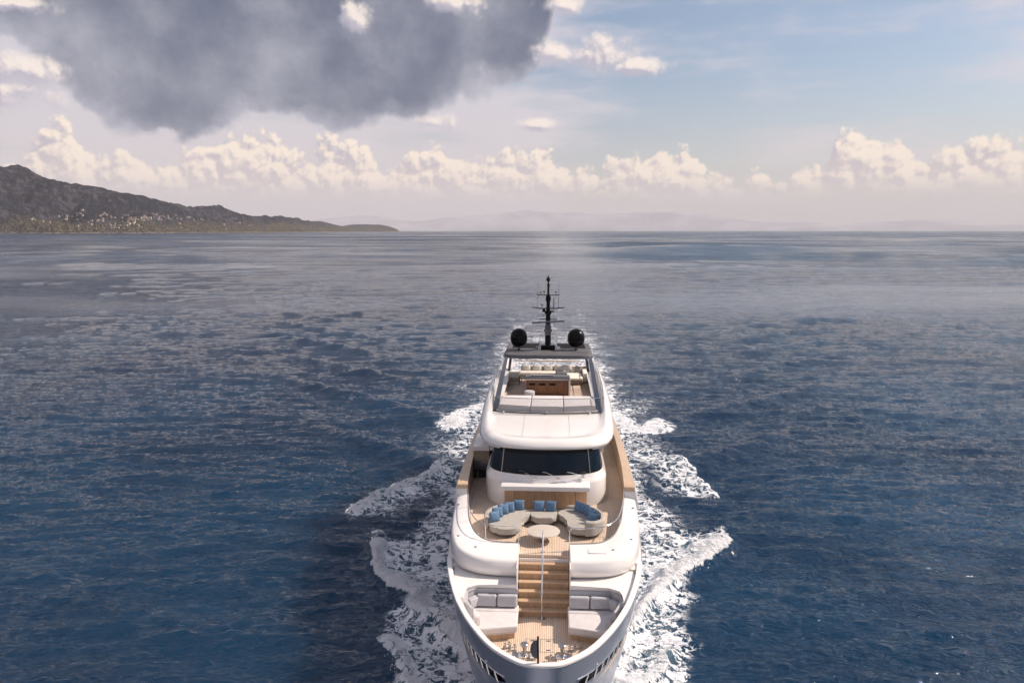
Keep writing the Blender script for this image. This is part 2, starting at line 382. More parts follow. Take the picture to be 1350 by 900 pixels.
def build_water():
    a_d = np.linspace(-R(46), R(46), 1180); a_c = np.linspace(R(46), R(314), 60)[1:-1]
    A = np.concatenate([a_d, a_c]); nA = len(A)
    rows = [6., 9.]; d = 12.; 
    while d < 60000:
        rows.append(d); step = min(max(d * d / (18.7 * 760) * .66, .05), d * .06); d += step
    rows = np.array(rows + [60000.]); nR = len(rows)
    D, AA = np.meshgrid(rows, A, indexing='ij')
    # azimuth measured from the camera heading, clockwise
    th = AA
    X = CAM[0] + D * (np.sin(th) * RT[0] + np.cos(th) * FH[0]); Y = CAM[1] + D * (np.sin(th) * RT[1] + np.cos(th) * FH[1])
    dr = np.gradient(rows)[:, None] * np.ones_like(D)
    dl = D * .0014
    Z = np.zeros_like(D); r = np.random.RandomState(5)
    big = fbm(X / 150 + 50, Y / 55 + 50, 4, 31)                                # patches of ruffled and calmer water
    ruff = .42 + 1.15 * sstep(big, .34, .66)
    farw = sstep(D, 70, 420)
    for i in range(120):
        lam = .42 * (24 / .42) ** (r.rand() ** 1.15) ; k = 2 * math.pi / lam
        ang = r.normal(R(96), R(17) if lam > 1.0 else R(35)); kx, ky = math.cos(ang) * k, math.sin(ang) * k
        slope = .027 * np.where(lam < 1.6, 1.0, (1.6 / lam) ** (.85 - .48 * farw)); amp = slope / k
        att = np.exp(-(np.abs(ky) * dr / 2.7) ** 4) * np.exp(-(np.abs(kx) * dl / 2.7) ** 4)
        ph = kx * X + ky * Y + r.rand() * 6.28
        ph = ph + 1.3 * np.sin(X / (lam * 5.3) + i) + 1.3 * np.sin(Y / (lam * 6.1) + 2 * i)
        w = np.sin(ph); w = w + .25 * np.cos(2 * ph)
        Z += amp * w * att * ruff
    fw2 = sstep(D, 200, 650)
    for i in range(46):
        lam = 22 * (500 / 22) ** r.rand(); k = 2 * math.pi / lam; ang = r.normal(R(96), R(13)); kx, ky = math.cos(ang) * k, math.sin(ang) * k
        att = np.exp(-(np.abs(ky) * dr / 2.7) ** 4); ph = kx * X + ky * Y + r.rand() * 6.28
        ph = ph + 1.5 * np.sin(X / (lam * 2.3) + i) + 1.5 * np.sin(Y / (lam * 6.1) + 2 * i)
        Z += .020 / k * np.sin(ph) * att * fw2
    # the ship's own waves: crests in echelon on both sides
    for sgn in (-1, 1):
        YY = Y - 2; line = .415 * YY; u = X * sgn - line; w = 2.0 + .026 * np.clip(YY, 0, 1e4)
        env = np.where(u > 0, np.exp(-(u / w) ** 2), np.exp(-(u / (3.4 * w)) ** 2)) * sstep(YY, 22, 34) * np.exp(-np.clip(YY, 0, 1e5) / 260)
        env *= .75 + .5 * fbm(X / 12, Y / 12, 2, 77)
        k = .60; ph = k * (math.sin(R(40)) * X * sgn - math.cos(R(40)) * YY) + 1.0 + 1.3 * fbm(X / 30, Y / 30, 2, 70)
        att = np.exp(-(k * dr / 1.6) ** 2)
        Z += (.52 if sgn < 0 else .36) * env * att * 1.5 * (np.exp(3.2 * (np.sin(ph) - 1)) - .23)
        env2 = sstep(YY, 30, 60) * np.exp(-np.clip(YY, 0, 1e5) / 300) * sstep(-u, 0, 6)
        Z += .05 * env2 * att * np.sin(.42 * YY + .12 * X * sgn + 2 * fbm(X / 20, Y / 20, 2, 12))
    foam = np.zeros_like(Z); streak = np.zeros_like(Z)
    near = (np.abs(X) < 70) & (Y < 330) & (Y > -15)
    x = X[near]; y = Y[near]; f = np.zeros_like(x); z = np.zeros_like(x)
    jit = fbm(x / 2.2, y / 2.2, 4, 3) - .5; jit2 = fbm(x / .7, y / .7, 3, 9) - .5
    def crest(pts, width, inner, h, dens, sgn, dens_in):
        d_, p_, s_ = polydist(x, y, pts); s_ = s_ * sgn
        sd = d_ * s_ + jit * 1.5 + jit2 * .5                            # >0 outside the arm
        prof = np.where(sd > 0, np.exp(-(sd / (width * .45)) ** 2), np.exp(-(sd / width) ** 2))
        taper = sstep(p_, -.05, .12) * (1 - sstep(p_, .90, 1.0) * .8)
        body = np.where(sd > .25, 0, np.exp(-(np.maximum(-sd, 0) / inner) ** 1.5))
        ff = np.maximum(dens * sstep(prof, .3, .8) * np.where(sd > .3, 0, 1), dens_in * body) * taper
        return ff, h * prof * taper
    for pts, sg in ((crestL, 1), (crestR, -1)):
        a, b = crest(pts, 1.05, 4.0, .62, 1.12, sg, .50); f = np.maximum(f, a); z += b
    for pts, sg in ((lowL, 1), (lowR, -1)):
        a, b = crest(pts, .8, 3.0, .30, .74, sg, .50); f = np.maximum(f, a); z += b
    for pts, sg, dn in ((arcL, 1, .72), (arcR, -1, .30)):
        a, b = crest(pts, .9, 3.0, .28, dn, sg, .36); f = np.maximum(f, a); z += b
    for pts in (sternL, sternR):
        d_, p_, s_ = polydist(x, y, pts); g = np.exp(-((d_ + jit * 2) / 1.1) ** 2); f = np.maximum(f, .8 * g); z += .3 * g
    # churned strip along the hull, widening aft
    hw = 4.1; side = np.abs(x) - hw
    wid = np.interp(y, [2, 8, 20, 30, 45, 60, 90], [1.5, 3.2, 5.6, 5.2, 3.6, 2.0, .5])
    strip = (1 - sstep(side + jit * 3.0, wid * .35, wid)) * sstep(y, 2, 7) * (1 - sstep(y, 40, 62)) * np.interp(y, [18, 32, 60], [1, .72, .45])
    f = np.maximum(f, np.where(x > 0, .46, .40) * strip)
    f = np.maximum(f, np.interp(y, [10, 24, 40], [.64, .50, .36]) * (1 - sstep(np.abs(x) - np.interp(y, [0, 6, 14, 30], [1.0, 3.0, 4.2, 4.3]), .0, 1.0)) * (1 - sstep(y, 30, 42)))
    # prop wash behind the stern
    wk = np.exp(-((np.abs(x) - 4.0 - .02 * (y - 40)) / (2.2 + .02 * y)) ** 2) * sstep(y, 38, 46) * np.exp(-np.clip(y - 46, 0, 1e4) / 55)
    wk2 = np.exp(-(x / 8.5) ** 2) * sstep(y, 37, 42) * np.exp(-np.clip(y - 42, 0, 1e4) / 62)
    f = np.maximum(f, np.maximum(.54 * wk, .50 * wk2) + .3 * jit * sstep(y, 40, 60))
    z += .20 * jit2 * sstep(f, .3, .8) + .28 * jit * sstep(f, .25, .7)
    foam[near] = np.clip(f, 0, 1.4)
    inside = np.abs(x) < np.interp(y, [0, 2, 8, 14, 30, 38], [0, .8, 2.4, 3.3, 3.4, 3.2]); inside &= (y > 1) & (y < 38)
    Z[near] += z; zz = Z[near]; zz[inside] = np.minimum(zz[inside], .1); Z[near] = zz
    # slick ribbon astern running to the horizon
    cx = .4 + .012 * (Y - 40) + 6 * np.sin(Y / 300.)
    slick = np.exp(-((X - cx) / (8 + .045 * np.clip(Y, 0, 4000))) ** 2) * sstep(Y, 36, 60)
    Z *= 1 - .6 * slick
    V = np.stack([X, Y, Z], -1).reshape(-1, 3)
    idx = np.arange(nR * nA).reshape(nR, nA)
    a = idx[:-1, :]; b = np.roll(idx, -1, 1)[:-1, :]; c = np.roll(idx, -1, 1)[1:, :]; dq = idx[1:, :]
    F = np.stack([a, b, c, dq], -1).reshape(-1, 4)[:, ::-1]
    me = bpy.data.meshes.new('sea'); me.vertices.add(len(V)); me.vertices.foreach_set('co', V.ravel().astype(np.float32))
    me.loops.add(F.size); me.loops.foreach_set('vertex_index', F.ravel().astype(np.int32))
    me.polygons.add(len(F)); me.polygons.foreach_set('loop_start', np.arange(0, F.size, 4, dtype=np.int32))
    me.polygons.foreach_set('use_smooth', np.ones(len(F), bool)); me.update(calc_edges=True)
    for nm, arr in (('foam', foam), ('slick', slick), ('ruff', ruff)):
        at = me.attributes.new(nm, 'FLOAT', 'POINT'); at.data.foreach_set('value', arr.ravel().astype(np.float32))
    # material
    m = bpy.data.materials.new('sea_water'); m.use_nodes = True; q = NT(m.node_tree); q.dim = '2D'; b_ = q.n['Principled BSDF']
    g = q.n.new('ShaderNodeNewGeometry'); P = g.outputs['Position']
    def attr(n):
        k = q.n.new('ShaderNodeAttribute'); k.attribute_name = n; return k.outputs['Fac']
    fo = attr('foam'); sk = attr('slick'); ru = attr('ruff')
    px_, py_, pz_ = q.sep(P); P2 = q.comb(px_, py_, 0.)
    warp = q.vmath('ADD', P2, q.vmath('SCALE', q.comb(q.noise(P2, .5, 3), q.noise(q.vmath('ADD', P2, (31, 7, 0)), .5, 3), 0.), None, 1.6))
    h1 = q.noise(q.vmath('MULTIPLY', warp, (.30, 1.2, 1)), 1.9, 5, .52)
    h2 = q.noise(q.vmath('MULTIPLY', warp, (.5, 1.1, 1)), 8., 3, .5)
    h3 = q.noise(q.vmath('MULTIPLY', warp, (.32, 1.2, 1)), .30, 4, .6)
    h4 = q.math('MULTIPLY', q.noise(q.vmath('MULTIPLY', P2, (.22, 1., 1)), .06, 5, .62), q.ramp(q.vmath('LENGTH', P2), 120, 900, 0., 4.))
    rid = lambda v: q.math('SUBTRACT', 1., q.math('ABSOLUTE', q.math('SUBTRACT', q.math('MULTIPLY', v, 2.), 1.)))
    hh = q.math('ADD', q.math('MULTIPLY', rid(h1), .19), q.math('ADD', q.math('MULTIPLY', rid(h2), .030), q.math('ADD', q.math('MULTIPLY', h3, .38), h4)))
    # foam lace
    fw = q.vmath('ADD', P2, q.vmath('SCALE', q.comb(q.noise(P2, 1.1, 5, .6), q.noise(q.vmath('ADD', P2, (11, 47, 0)), 1.1, 5, .6), 0.), None, 1.5))
    lace = q.voro(q.vmath('MULTIPLY', fw, (1.0, 1.0, 1)), 1.8, 3, .62, 'F1')
    lace2 = q.noise(q.vmath('MULTIPLY', fw, (.8, 1.3, 1)), 5.0, 6, .72)
    lc = q.math('ADD', q.math('MULTIPLY', lace, .45), q.math('MULTIPLY', lace2, .95))
    patch = q.ramp(q.noise(q.vmath('MULTIPLY', P2, (.5, 1.2, 1)), .55, 4, .6), .32, .66, .42, 1.16)
    th_ = q.math('SUBTRACT', 1.0, q.math('MULTIPLY', q.math('MULTIPLY', fo, patch), .455))
    fm = q.ramp(lc, q.math('SUBTRACT', th_, .03), q.math('ADD', th_, .07))
    fm = q.math('MULTIPLY', fm, q.ramp(fo, .05, .25))
    hb = q.math('ADD', hh, q.math('MULTIPLY', q.ramp(fo, .3, .8), q.math('MULTIPLY', q.noise(P2, 4, 5, .7), .33)))
    bn = q.n.new('ShaderNodeBump'); bn.inputs['Distance'].default_value = 1.0
    q.l.new(hb, bn.inputs['Height']); q.l.new(q.math('MULTIPLY', q.math('MULTIPLY', ru, .60), q.math('SUBTRACT', 1., q.math('MULTIPLY', sk, .5))), bn.inputs['Strength'])
    q.l.new(bn.outputs[0], b_.inputs['Normal'])
    gust = q.ramp(q.noise(q.vmath('MULTIPLY', P2, (.10, 1., 1)), .009, 6, .62), .34, .66, .25, 1.6)
    base = q.mix(q.ramp(q.noise(P2, .03, 4), .35, .65), (.0034, .019, .047), (.0044, .029, .066))
    aer = q.math('MULTIPLY', q.ramp(q.math('ADD', fo, q.math('MULTIPLY', q.math('SUBTRACT', lc, .65), 1.6)), .25, .95), q.math('MULTIPLY', q.ramp(fo, .08, .35), .8))
    base = q.mix(aer, base, (.09, .15, .19))
    q.l.new(q.mix(fm, base, (.80, .80, .82)), b_.inputs['Base Color'])
    far = q.ramp(q.vmath('LENGTH', P2), 100, 2500, 0, .20, False)
    q.l.new(q.math('ADD', q.math('ADD', .035, q.math('MULTIPLY', q.math('MULTIPLY', far, gust), q.math('SUBTRACT', 1., q.math('MULTIPLY', sk, .25)))), q.math('MULTIPLY', fm, .6)), b_.inputs['Roughness'])
    b_.inputs['IOR'].default_value = 1.333
    # unresolved ripples far off turn less mirror towards the low sky
    q.l.new(q.math('ADD', q.ramp(q.vmath('LENGTH', P2), 120, 900, .5, .10), q.math('MULTIPLY', sk, .14)), b_.inputs['Specular IOR Level'])
    b_.subsurface_method = 'BURLEY'; q.l.new(q.math('SUBTRACT', 1., fm), b_.inputs['Subsurface Weight']); b_.inputs['Subsurface Radius'].default_value = (.5, .9, 1.); b_.inputs['Subsurface Scale'].default_value = 8.
    o = link('sea', me, m); o['kind'] = 'structure'; return o
build_water()
def build_spray():
    r = np.random.RandomState(21); mb = MB(); pts = []
    for line, sg in ((crestL, -1), (crestR, 1), (lowL, -1), (lowR, 1), (arcL, -1)):
        n = len(line) - 1
        for k in range(420 if line in (crestL, crestR) else 160):
            t = r.rand() * n; i = int(t); f = t - i; x = line[i][0] * (1 - f) + line[i + 1][0] * f; y = line[i][1] * (1 - f) + line[i + 1][1] * f
            pts.append((x + sg * abs(r.normal(0, .22)) - sg * .25 + r.normal(0, .12), y + r.normal(0, .25) - .1, .15 + abs(r.normal(0, .28)), .012 + .022 * r.rand() ** 2))
    for (x, y, z, s) in pts:
        a = r.rand() * 6.28; c, d = math.cos(a) * s, math.sin(a) * s
        mb._add([(x + c, y + d, z), (x - d, y + c, z), (x - c, y - d, z), (x + d, y - c, z), (x, y, z + s * 1.3), (x, y, z - s * 1.3)],
                [(0, 1, 4), (1, 2, 4), (2, 3, 4), (3, 0, 4), (1, 0, 5), (2, 1, 5), (3, 2, 5), (0, 3, 5)])
    o = mb.build('sea_spray', mat('spray_white', (.8, .8, .82), .5, var=.02)); o['kind'] = 'stuff'
build_spray()
#MORE
# ================================================================== THE YACHT (bow at y = 0, stern at y = 38)
yacht = empty('motor_yacht', (0, 0, 0), 'large white motor yacht under way with teak decks and black mast', 'yacht')
def P(name, mb, m, parent=None, ang=35): return mb.build(name, m, parent or yacht, ang)
def sm(tab, n=60):
    """smooth a table of (y, x) pairs"""
    c = cat_rom([(a, b, 0) for a, b in tab], 8); return [(p.x, p.y) for p in c]
# ---- hull
SHEER = sm([(0, .02), (.07, .55), (.45, 1.10), (1.05, 1.68), (2, 2.26), (3.1, 2.78), (4.5, 3.28), (6.7, 3.80), (9, 4.08), (12, 4.25), (18, 4.34), (26, 4.28), (34, 4.1), (38, 3.95)])
CAPZ = 5.46
def sheer(y): return interp(y, SHEER)
def hull_half(y, z):
    """half width of the hull at station y and height z"""
    f = (CAPZ - z) / CAPZ
    yy = y - (.35 * f + 1.1 * f * f) * max(0., 1 - y / 14)          # raked stem
    if yy <= 0: return 0.
    w = sheer(yy)
    fl = 1 - (.30 * f + .22 * f * f) * math.exp(-max(0, yy) / 9) - .05 * f
    return max(w * fl, 0.)
def hull_pt(s, z):
    """s = position along the sheer, moved aft as the stem rakes"""
    f = (CAPZ - z) / CAPZ
    y = s + (.35 * f + 1.1 * f * f) * max(0., 1 - s / 14)
    w = sheer(s) * (1 - (.30 * f + .22 * f * f) * math.exp(-s / 9) - .05 * f)
    if z < .2: w *= (1 - .5 * min(1, (.2 - z)))
    return w, y
ST = sorted(set([0, .01, .03, .07, .14, .25, .4, .6, .85, 1.2, 1.6, 2, 2.6, 3.2, 4, 5, 6, 7, 8, 9, 10, 12, 14, 16, 18, 20, 23, 26, 29, 32, 35, 38]))
ZL = [-1.2, -.3, .2, .7, 1.3, 2., 2.7, 3.3, 3.9, 4.4, 4.9, 5.2, CAPZ]
mb = MB(); rings = []
for s in reversed(ST): rings.append([(-hull_pt(s, z)[0], hull_pt(s, z)[1], z) for z in ZL])
for s in ST[1:]: rings.append([(hull_pt(s, z)[0], hull_pt(s, z)[1], z) for z in ZL])
mb.loft(rings, closed=False)
n = len(ZL); nr = len(rings)
V = [rings[0][i] for i in range(n)] + [rings[-1][i] for i in range(n)]
mb._add(V, [(i, i + 1, n + i + 1, n + i) for i in range(n - 1)])
bmesh.ops.remove_doubles(mb.bm, verts=mb.bm.verts, dist=.0005)
hull = P('hull', mb, HULLW)
# inner bulwark and cap rail
CW = .17
def inner(s, off):
    """point of the sheer curve moved inboard"""
    i = np.searchsorted([t[0] for t in SHEER], s); i = min(max(i, 1), len(SHEER) - 1)
    a, b = SHEER[i - 1], SHEER[i]; t = Vector((b[1] - a[1], b[0] - a[0])).normalized()
    nrm = Vector((-t.y, t.x)); return max(sheer(s) + nrm.x * off, .0), s + nrm.y * off
SF = [0, .005, .015, .035, .06, .1, .16, .25, .35, .5, .7, .95, 1.3, 1.7, 2.2, 2.8, 3.4, 4.0, 4.7, 5.4, 6.1, 6.9, 7.6]
def rail_rings(prof, ss):
    rr = []
    for s in reversed(ss[1:]): rr.append([(-(inner(s, o)[0]), inner(s, o)[1], z) for o, z in prof])
    w0 = [((0, o * 1.0, z)) for o, z in prof]; rr.append(w0)
    for s in ss[1:]: rr.append([(inner(s, o)[0], inner(s, o)[1], z) for o, z in prof])
    return rr
prof = [(-.02, CAPZ - .03), (-.02, CAPZ + .03), (.0, CAPZ + .055), (CW * .5, CAPZ + .065), (CW, CAPZ + .055), (CW + .02, CAPZ + .03), (CW + .02, CAPZ - .03)]
P('cap_rail', MB().loft(rail_rings(prof, SF)), WHITE, hull)
P('inner_bulwark', MB().loft(rail_rings([(CW, CAPZ - .02), (CW + .05, 4.6), (CW + .10, 4.02)], SF), closed=False), WHITE, hull)
# long mooring openings with bright bars, following the flare below the cap
for sg in (-1, 1):
    mb = MB(); ctr = []
    for i in range(22):
        s = .55 + i * .145
        zc = 4.55 - .012 * i
        ctr.append((s, zc))
    rings = []
    for i, (s, zc) in enumerate(ctr):
        h = .13 * min(1, (i + .4) / 2, (len(ctr) - i - .6) / 2)
        w1, y1 = hull_pt(s, zc - h); w2, y2 = hull_pt(s, zc + h)
        o = .012
        rings.append([(sg * (w1 + o), y1 - o, zc - h), (sg * (w2 + o), y2 - o, zc + h), (sg * (w2 - .05), y2 + .04, zc + h), (sg * (w1 - .05), y1 + .04, zc - h)])
    slot = P('mooring_opening', MB().loft(rings), BLACK, hull)
    for i in range(2, 21, 3):
        s, zc = ctr[i]; w1, y1 = hull_pt(s - .03, zc - .15); w2, y2 = hull_pt(s + .06, zc + .15)
        P('bright_bar', MB().tube([(sg * (w1 + .02), y1 - .02, zc - .15), (sg * (w2 + .02), y2 - .02, zc + .15)], .034, 6), STEEL, slot)
    rim = [(sg * (hull_pt(s, zc + .155)[0] + .008), hull_pt(s, zc + .155)[1] - .008, zc + .155) for s, zc in ctr]
    P('opening_trim', MB().tube(rim, .016, 6), STEEL, slot)
    # rubbing strake on the topsides
    rings = []
    for i in range(30):
        s = 8.2 + i * 1.0; tz = min(1, i / 2.5 + .1); w, y = hull_pt(s, 3.2)
        rings.append([(sg * (w - .05), y, 3.75), (sg * (w + .04 * tz), y, 3.7), (sg * (w + .20 * tz), y, 3.45), (sg * (w + .20 * tz), y, 3.0), (sg * (w + .05 * tz), y, 2.4), (sg * (w - .05), y, 2.3)])
    P('rubbing_strake', MB().loft(rings), HULLW, hull)
    w, y = hull_pt(1.35, 4.72)
    P('bow_light', MB().sphere((sg * (w + .01), y, 4.75), .045), STEEL, hull)
# ---- foredeck
DK1 = 4.05; DK2 = 5.80
out = []
ss = [.35, .5, .7, .95, 1.3, 1.7, 2.2, 2.8, 3.4, 4.0, 4.8, 5.8]
L_ = [(-(inner(s, CW + .08)[0]), inner(s, CW + .08)[1]) for s in reversed(ss)]; R_ = [(inner(s, CW + .08)[0], inner(s, CW + .08)[1]) for s in ss]
foredeck = P('foredeck', MB().prism(L_ + R_, DK1 - .1, DK1), TEAK)
mb = MB()
for (x0, x1, y0, y1) in [(-.60, .43, 3.23, 4.10)]:
    for t in ((x0, x1, y0, y0 + .02), (x0, x1, y1 - .02, y1), (x0, x0 + .02, y0, y1), (x1 - .02, x1, y0, y1), (-.09, -.075, y0, y1)):
        mb.box(t[0], t[1], t[2], t[3], DK1 + .002, DK1 + .006)
hatch = P('deck_hatch', mb, GASK, foredeck)
for x in (-.36, .22):
    for y in (3.36, 3.97): P('hatch_latch', MB().box(x - .07, x + .07, y - .03, y + .03, DK1 + .007, DK1 + .018, .005), DSTEEL, foredeck)
for sx in (-.62, .70):
    w = P('mooring_capstan', MB().lathe([(.15, 0), (.15, .06), (.075, .10), (.062, .22), (.085, .33), (.14, .38), (.145, .43), (.12, .455), (.01, .46)], (sx, 3.0, DK1)), DSTEEL, None)
    P('capstan_base', MB().box(sx - .22, sx + .22, 2.8, 3.2, DK1, DK1 + .05, .02), STEEL, w)
for (x, y, rz) in ((-1.05, 3.25, .5), (-1.25, 3.40, .7), (-.36, 2.75, -.3), (.38, 2.72, .3), (1.05, 3.35, -.6), (1.25, 3.55, -.7)):
    c, s = math.cos(rz), math.sin(rz); mb = MB()
    for k in (-1, 1):
        mb.tube([(x + k * .13 * c, y + k * .13 * s, DK1), (x + k * .12 * c, y + k * .12 * s, DK1 + .26)], [.035, .03], 8)
        mb.lathe([(.03, .24), (.055, .26), (.055, .29), (.02, .30)], (x + k * .12 * c, y + k * .12 * s, DK1), 12)
    mb.tube([(x - .24 * c, y - .24 * s, DK1 + .17), (x + .24 * c, y + .24 * s, DK1 + .17)], .024, 8)
    mb.box(x - .2, x + .2, y - .07, y + .07, DK1 + .001, DK1 + .03, .01)
    bmesh.ops.scale(mb.bm, verts=mb.bm.verts, vec=(.72, .72, .8), space=Matrix.Translation((-x, -y, -DK1)))
    P('bollard', mb, DSTEEL)
for sg in (-1, 1):
    P('anchor_chain_stopper', MB().box(sg * .95 - .10, sg * .95 + .10, 2.55, 2.95, DK1, DK1 + .16, .04).tube([(sg * .95, 2.6, DK1 + .16), (sg * .98, 2.45, DK1 + .34)], .03, 8), DSTEEL)
pole = P('jackstaff', MB().tube([(-.09, .12, CAPZ + .03), (-.10, .10, 6.38)], [.033, .026], 10).sphere((-.10, .10, 6.39), .033), BLACK)
mb = MB(); pts = [(-.11, .11, 6.28)] + [(-.12 - .24 * math.sin(a) * .9, .12, 5.98 + .30 * math.cos(a)) for a in [math.pi * k / 10 for k in range(0, 11)]] + [(-.11, .11, 5.66)]
mb.loft([[(p[0], p[1] - .02, p[2]) for p in pts], [(p[0], p[1] + .02, p[2]) for p in pts]]); P('masthead_plate', mb, GUN, pole)
# ---- bow shoulders (white moulding behind the sofas)
for sg in (-1, 1):
    o = [(sg * x, y) for x, y in ((1.02, 5.62), (1.02, 6.35), (2.6, 6.55), (3.2, 6.9), (3.58, 7.4), (3.60, 6.6), (3.34, 5.5), (3.08, 4.55), (2.88, 4.45), (2.98, 5.0), (2.9, 5.35), (2.5, 5.60))]
    P('bow_moulding', MB().prism(o, 4.06, 5.36, .05, 3), WHITE)
    # built-in bow lounge
    xs = lambda l: [(sg * x, y) for x, y in l]
    base = MB().prism(xs([(.95, 4.02), (.95, 5.60), (2.62, 5.60), (2.85, 5.2), (2.80, 4.6), (2.24, 3.74)]), DK1 + .24, 4.34, .03)
    lounge = P('bow_lounge', base, PADF)
    P('lounge_plinth', MB().prism(xs([(1.02, 4.10), (1.02, 5.6), (2.6, 5.6), (2.6, 4.6), (2.10, 3.84)]), DK1, DK1 + .24, .0), TEAKP, lounge)
    P('seat_cushion', MB().prism(xs([(.93, 3.98), (.93, 5.02), (2.74, 5.02), (2.74, 4.55), (2.27, 3.70)]), 4.345, 4.60, .06, 4), PADF, lounge)
    P('seat_cushion', MB().prism(xs([(.93, 5.03), (.93, 5.55), (2.70, 5.55), (2.74, 5.03)]), 4.345, 4.60, .06, 4), PADF, lounge)
    P('back_upholstery', MB().prism(xs([(.98, 5.56), (.98, 5.70), (2.62, 5.70), (2.98, 5.38), (3.04, 5.0), (2.92, 4.5), (2.60, 3.98), (2.50, 4.02), (2.80, 4.55), (2.90, 5.0), (2.84, 5.3), (2.55, 5.56)]), 4.35, 5.22, .04, 3), GREYF, lounge)
    for (x0, x1) in ((.98, 1.74), (1.77, 2.52)):
        mb = MB().box(-(x1 - x0) / 2, (x1 - x0) / 2, -.13, .13, -.22, .22, .085, 4)
        bmesh.ops.transform(mb.bm, verts=mb.bm.verts, matrix=Matrix.Translation((sg * (x0 + x1) / 2, 5.40, 4.84)) @ Matrix.Rotation(-.22, 4, 'X'))
        P('back_cushion', mb, GREYF, lounge)
    def bolster(c, L, rz, h=.20):
        mb = MB().box(-L / 2, L / 2, -.13, .13, -h, h, .085, 4)
        bmesh.ops.transform(mb.bm, verts=mb.bm.verts, matrix=Matrix.Translation(c) @ Matrix.Rotation(rz, 4, 'Z'))
        return mb
    P('corner_cushion', bolster((sg * 2.66, 5.26, 4.81), .50, sg * -R(48)), GREYF, lounge)
    P('side_cushion', bolster((sg * 2.62, 4.42, 4.76), 1.15, sg * R(60)), PADF if sg < 0 else GREYF, lounge)
# ---- upper deck floor
UC = [(1.05, 7.95), (2.0, 7.95), (2.6, 8.25), (3.0, 8.9), (3.3, 10.0), (3.5, 11.6), (3.7, 13.4), (3.85, 16), (3.9, 22), (3.85, 30), (3.7, 37.5)]
out = [(-x, y) for x, y in reversed(UC)] + [(-1.03, 7.38), (1.03, 7.38)] + list(UC)
out = [(-1.03, 7.38)] + [(1.03, 7.38)] + [(1.03, 7.95)] + [(x + .12, y) for x, y in UC[1:]] + [(-x - .12, y) for x, y in reversed(UC[1:])] + [(-1.03, 7.95)]
updeck = P('upper_deck', MB().prism(out, DK2 - .12, DK2), TEAK)
P('deck_structure', MB().prism([(-1.03, 7.44), (1.03, 7.44), (1.2, 8.0), (3.9, 9.5), (3.9, 37.5), (-3.9, 37.5), (-3.9, 9.5), (-1.2, 8.0)], 2.0, DK2 - .125), WHITE)
for sg in (-1, 1):
    P('sheer_deck', MB().loft([[(sg * (inner(s, .0)[0]), inner(s, 0)[1], 5.43), (sg * (inner(s, .7)[0]), inner(s, .7)[1], 5.43), (sg * (inner(s, .7)[0]), inner(s, .7)[1], 5.30), (sg * (inner(s, .0)[0] - .01), inner(s, 0)[1], 5.30)] for s in (7.0, 7.5, 8, 10, 12, 15, 20, 26, 34)]), WHITE)
# ---- wide coaming round the forward terrace
KEY = [  # outer x, y, inner x, y, inner height, crown height
    (1.04, 6.12, 1.04, 7.80, 6.12, 6.10), (1.9, 6.15, 1.9, 7.86, 6.13, 6.10), (2.6, 6.30, 2.35, 7.98, 6.15, 6.12), (3.15, 6.62, 2.68, 8.25, 6.2, 6.16), (3.52, 7.05, 2.92, 8.62, 6.26, 6.2),
    (3.78, 7.7, 3.10, 9.15, 6.32, 6.26), (3.96, 8.6, 3.27, 9.85, 6.36, 6.3), (4.12, 10.1, 3.43, 11.0, 6.4, 6.35), (4.24, 12.0, 3.58, 12.3, 6.44, 6.4), (4.31, 14, 3.75, 14, 6.46, 6.44), (4.36, 18, 3.92, 18, 6.46, 6.44), (4.32, 26, 3.95, 26, 6.46, 6.44), (4.0, 37.8, 3.7, 37.8, 6.46, 6.44)]
KEYS = cat_rom([k[:3] for k in KEY], 5); K2 = cat_rom([k[3:] for k in KEY], 5)
for sg in (-1, 1):
    rings = []
    for a, b in zip(KEYS, K2):
        ox, oy, ix = a; iy, iz, cz = b
        d = Vector((ox - ix, oy - iy)); Lw = d.length; d.normalize()
        pt = lambda t, z: (sg * (ix + d.x * t), iy + d.y * t, z)
        rings.append([pt(0, DK2 - .02), pt(0, iz - .03), pt(.03, iz), pt(.12, iz), pt(Lw * .45, cz + .0), pt(Lw - .26, cz - .03), pt(Lw - .16, cz - .07), pt(Lw - .09, cz - .14), pt(Lw - .04, cz - .30),
                      pt(Lw, 5.72), pt(Lw - .03, 5.52), pt(Lw - .12, 5.40), pt(Lw - .26, 5.37)])
    co = P('terrace_coaming', MB().loft(rings), WHITE, None, 50)
    lip = [(r[2][0], r[2][1] , r[2][2] + .012) for r in rings[:46]]
    P('coaming_seam', MB().tube(lip, .022, 6), GASK, co)
    for (x, y, z) in ((2.75, 7.25, 6.135), (3.95, 11.3, 6.38), (3.55, 8.1, 6.23)):
        P('deck_fitting', MB().lathe([(.06, 0), (.06, .012), (.03, .03), (.005, .032)], (sg * x, y, z), 14), DSTEEL, co)
    # stair side cheek
    P('stair_cheek', MB().box(sg * 1.00, sg * 1.035, 5.64, 7.9, DK1, 6.02, .01), WHITE)
co_hatch = MB()
for t in ((1.75, 2.45, 6.95, 6.965), (1.75, 2.45, 7.42, 7.435), (1.75, 1.765, 6.95, 7.435), (2.435, 2.45, 6.95, 7.435)): co_hatch.box(t[0], t[1], t[2], t[3], 6.085, 6.112)
P('locker_lid_seam', co_hatch, GASK)
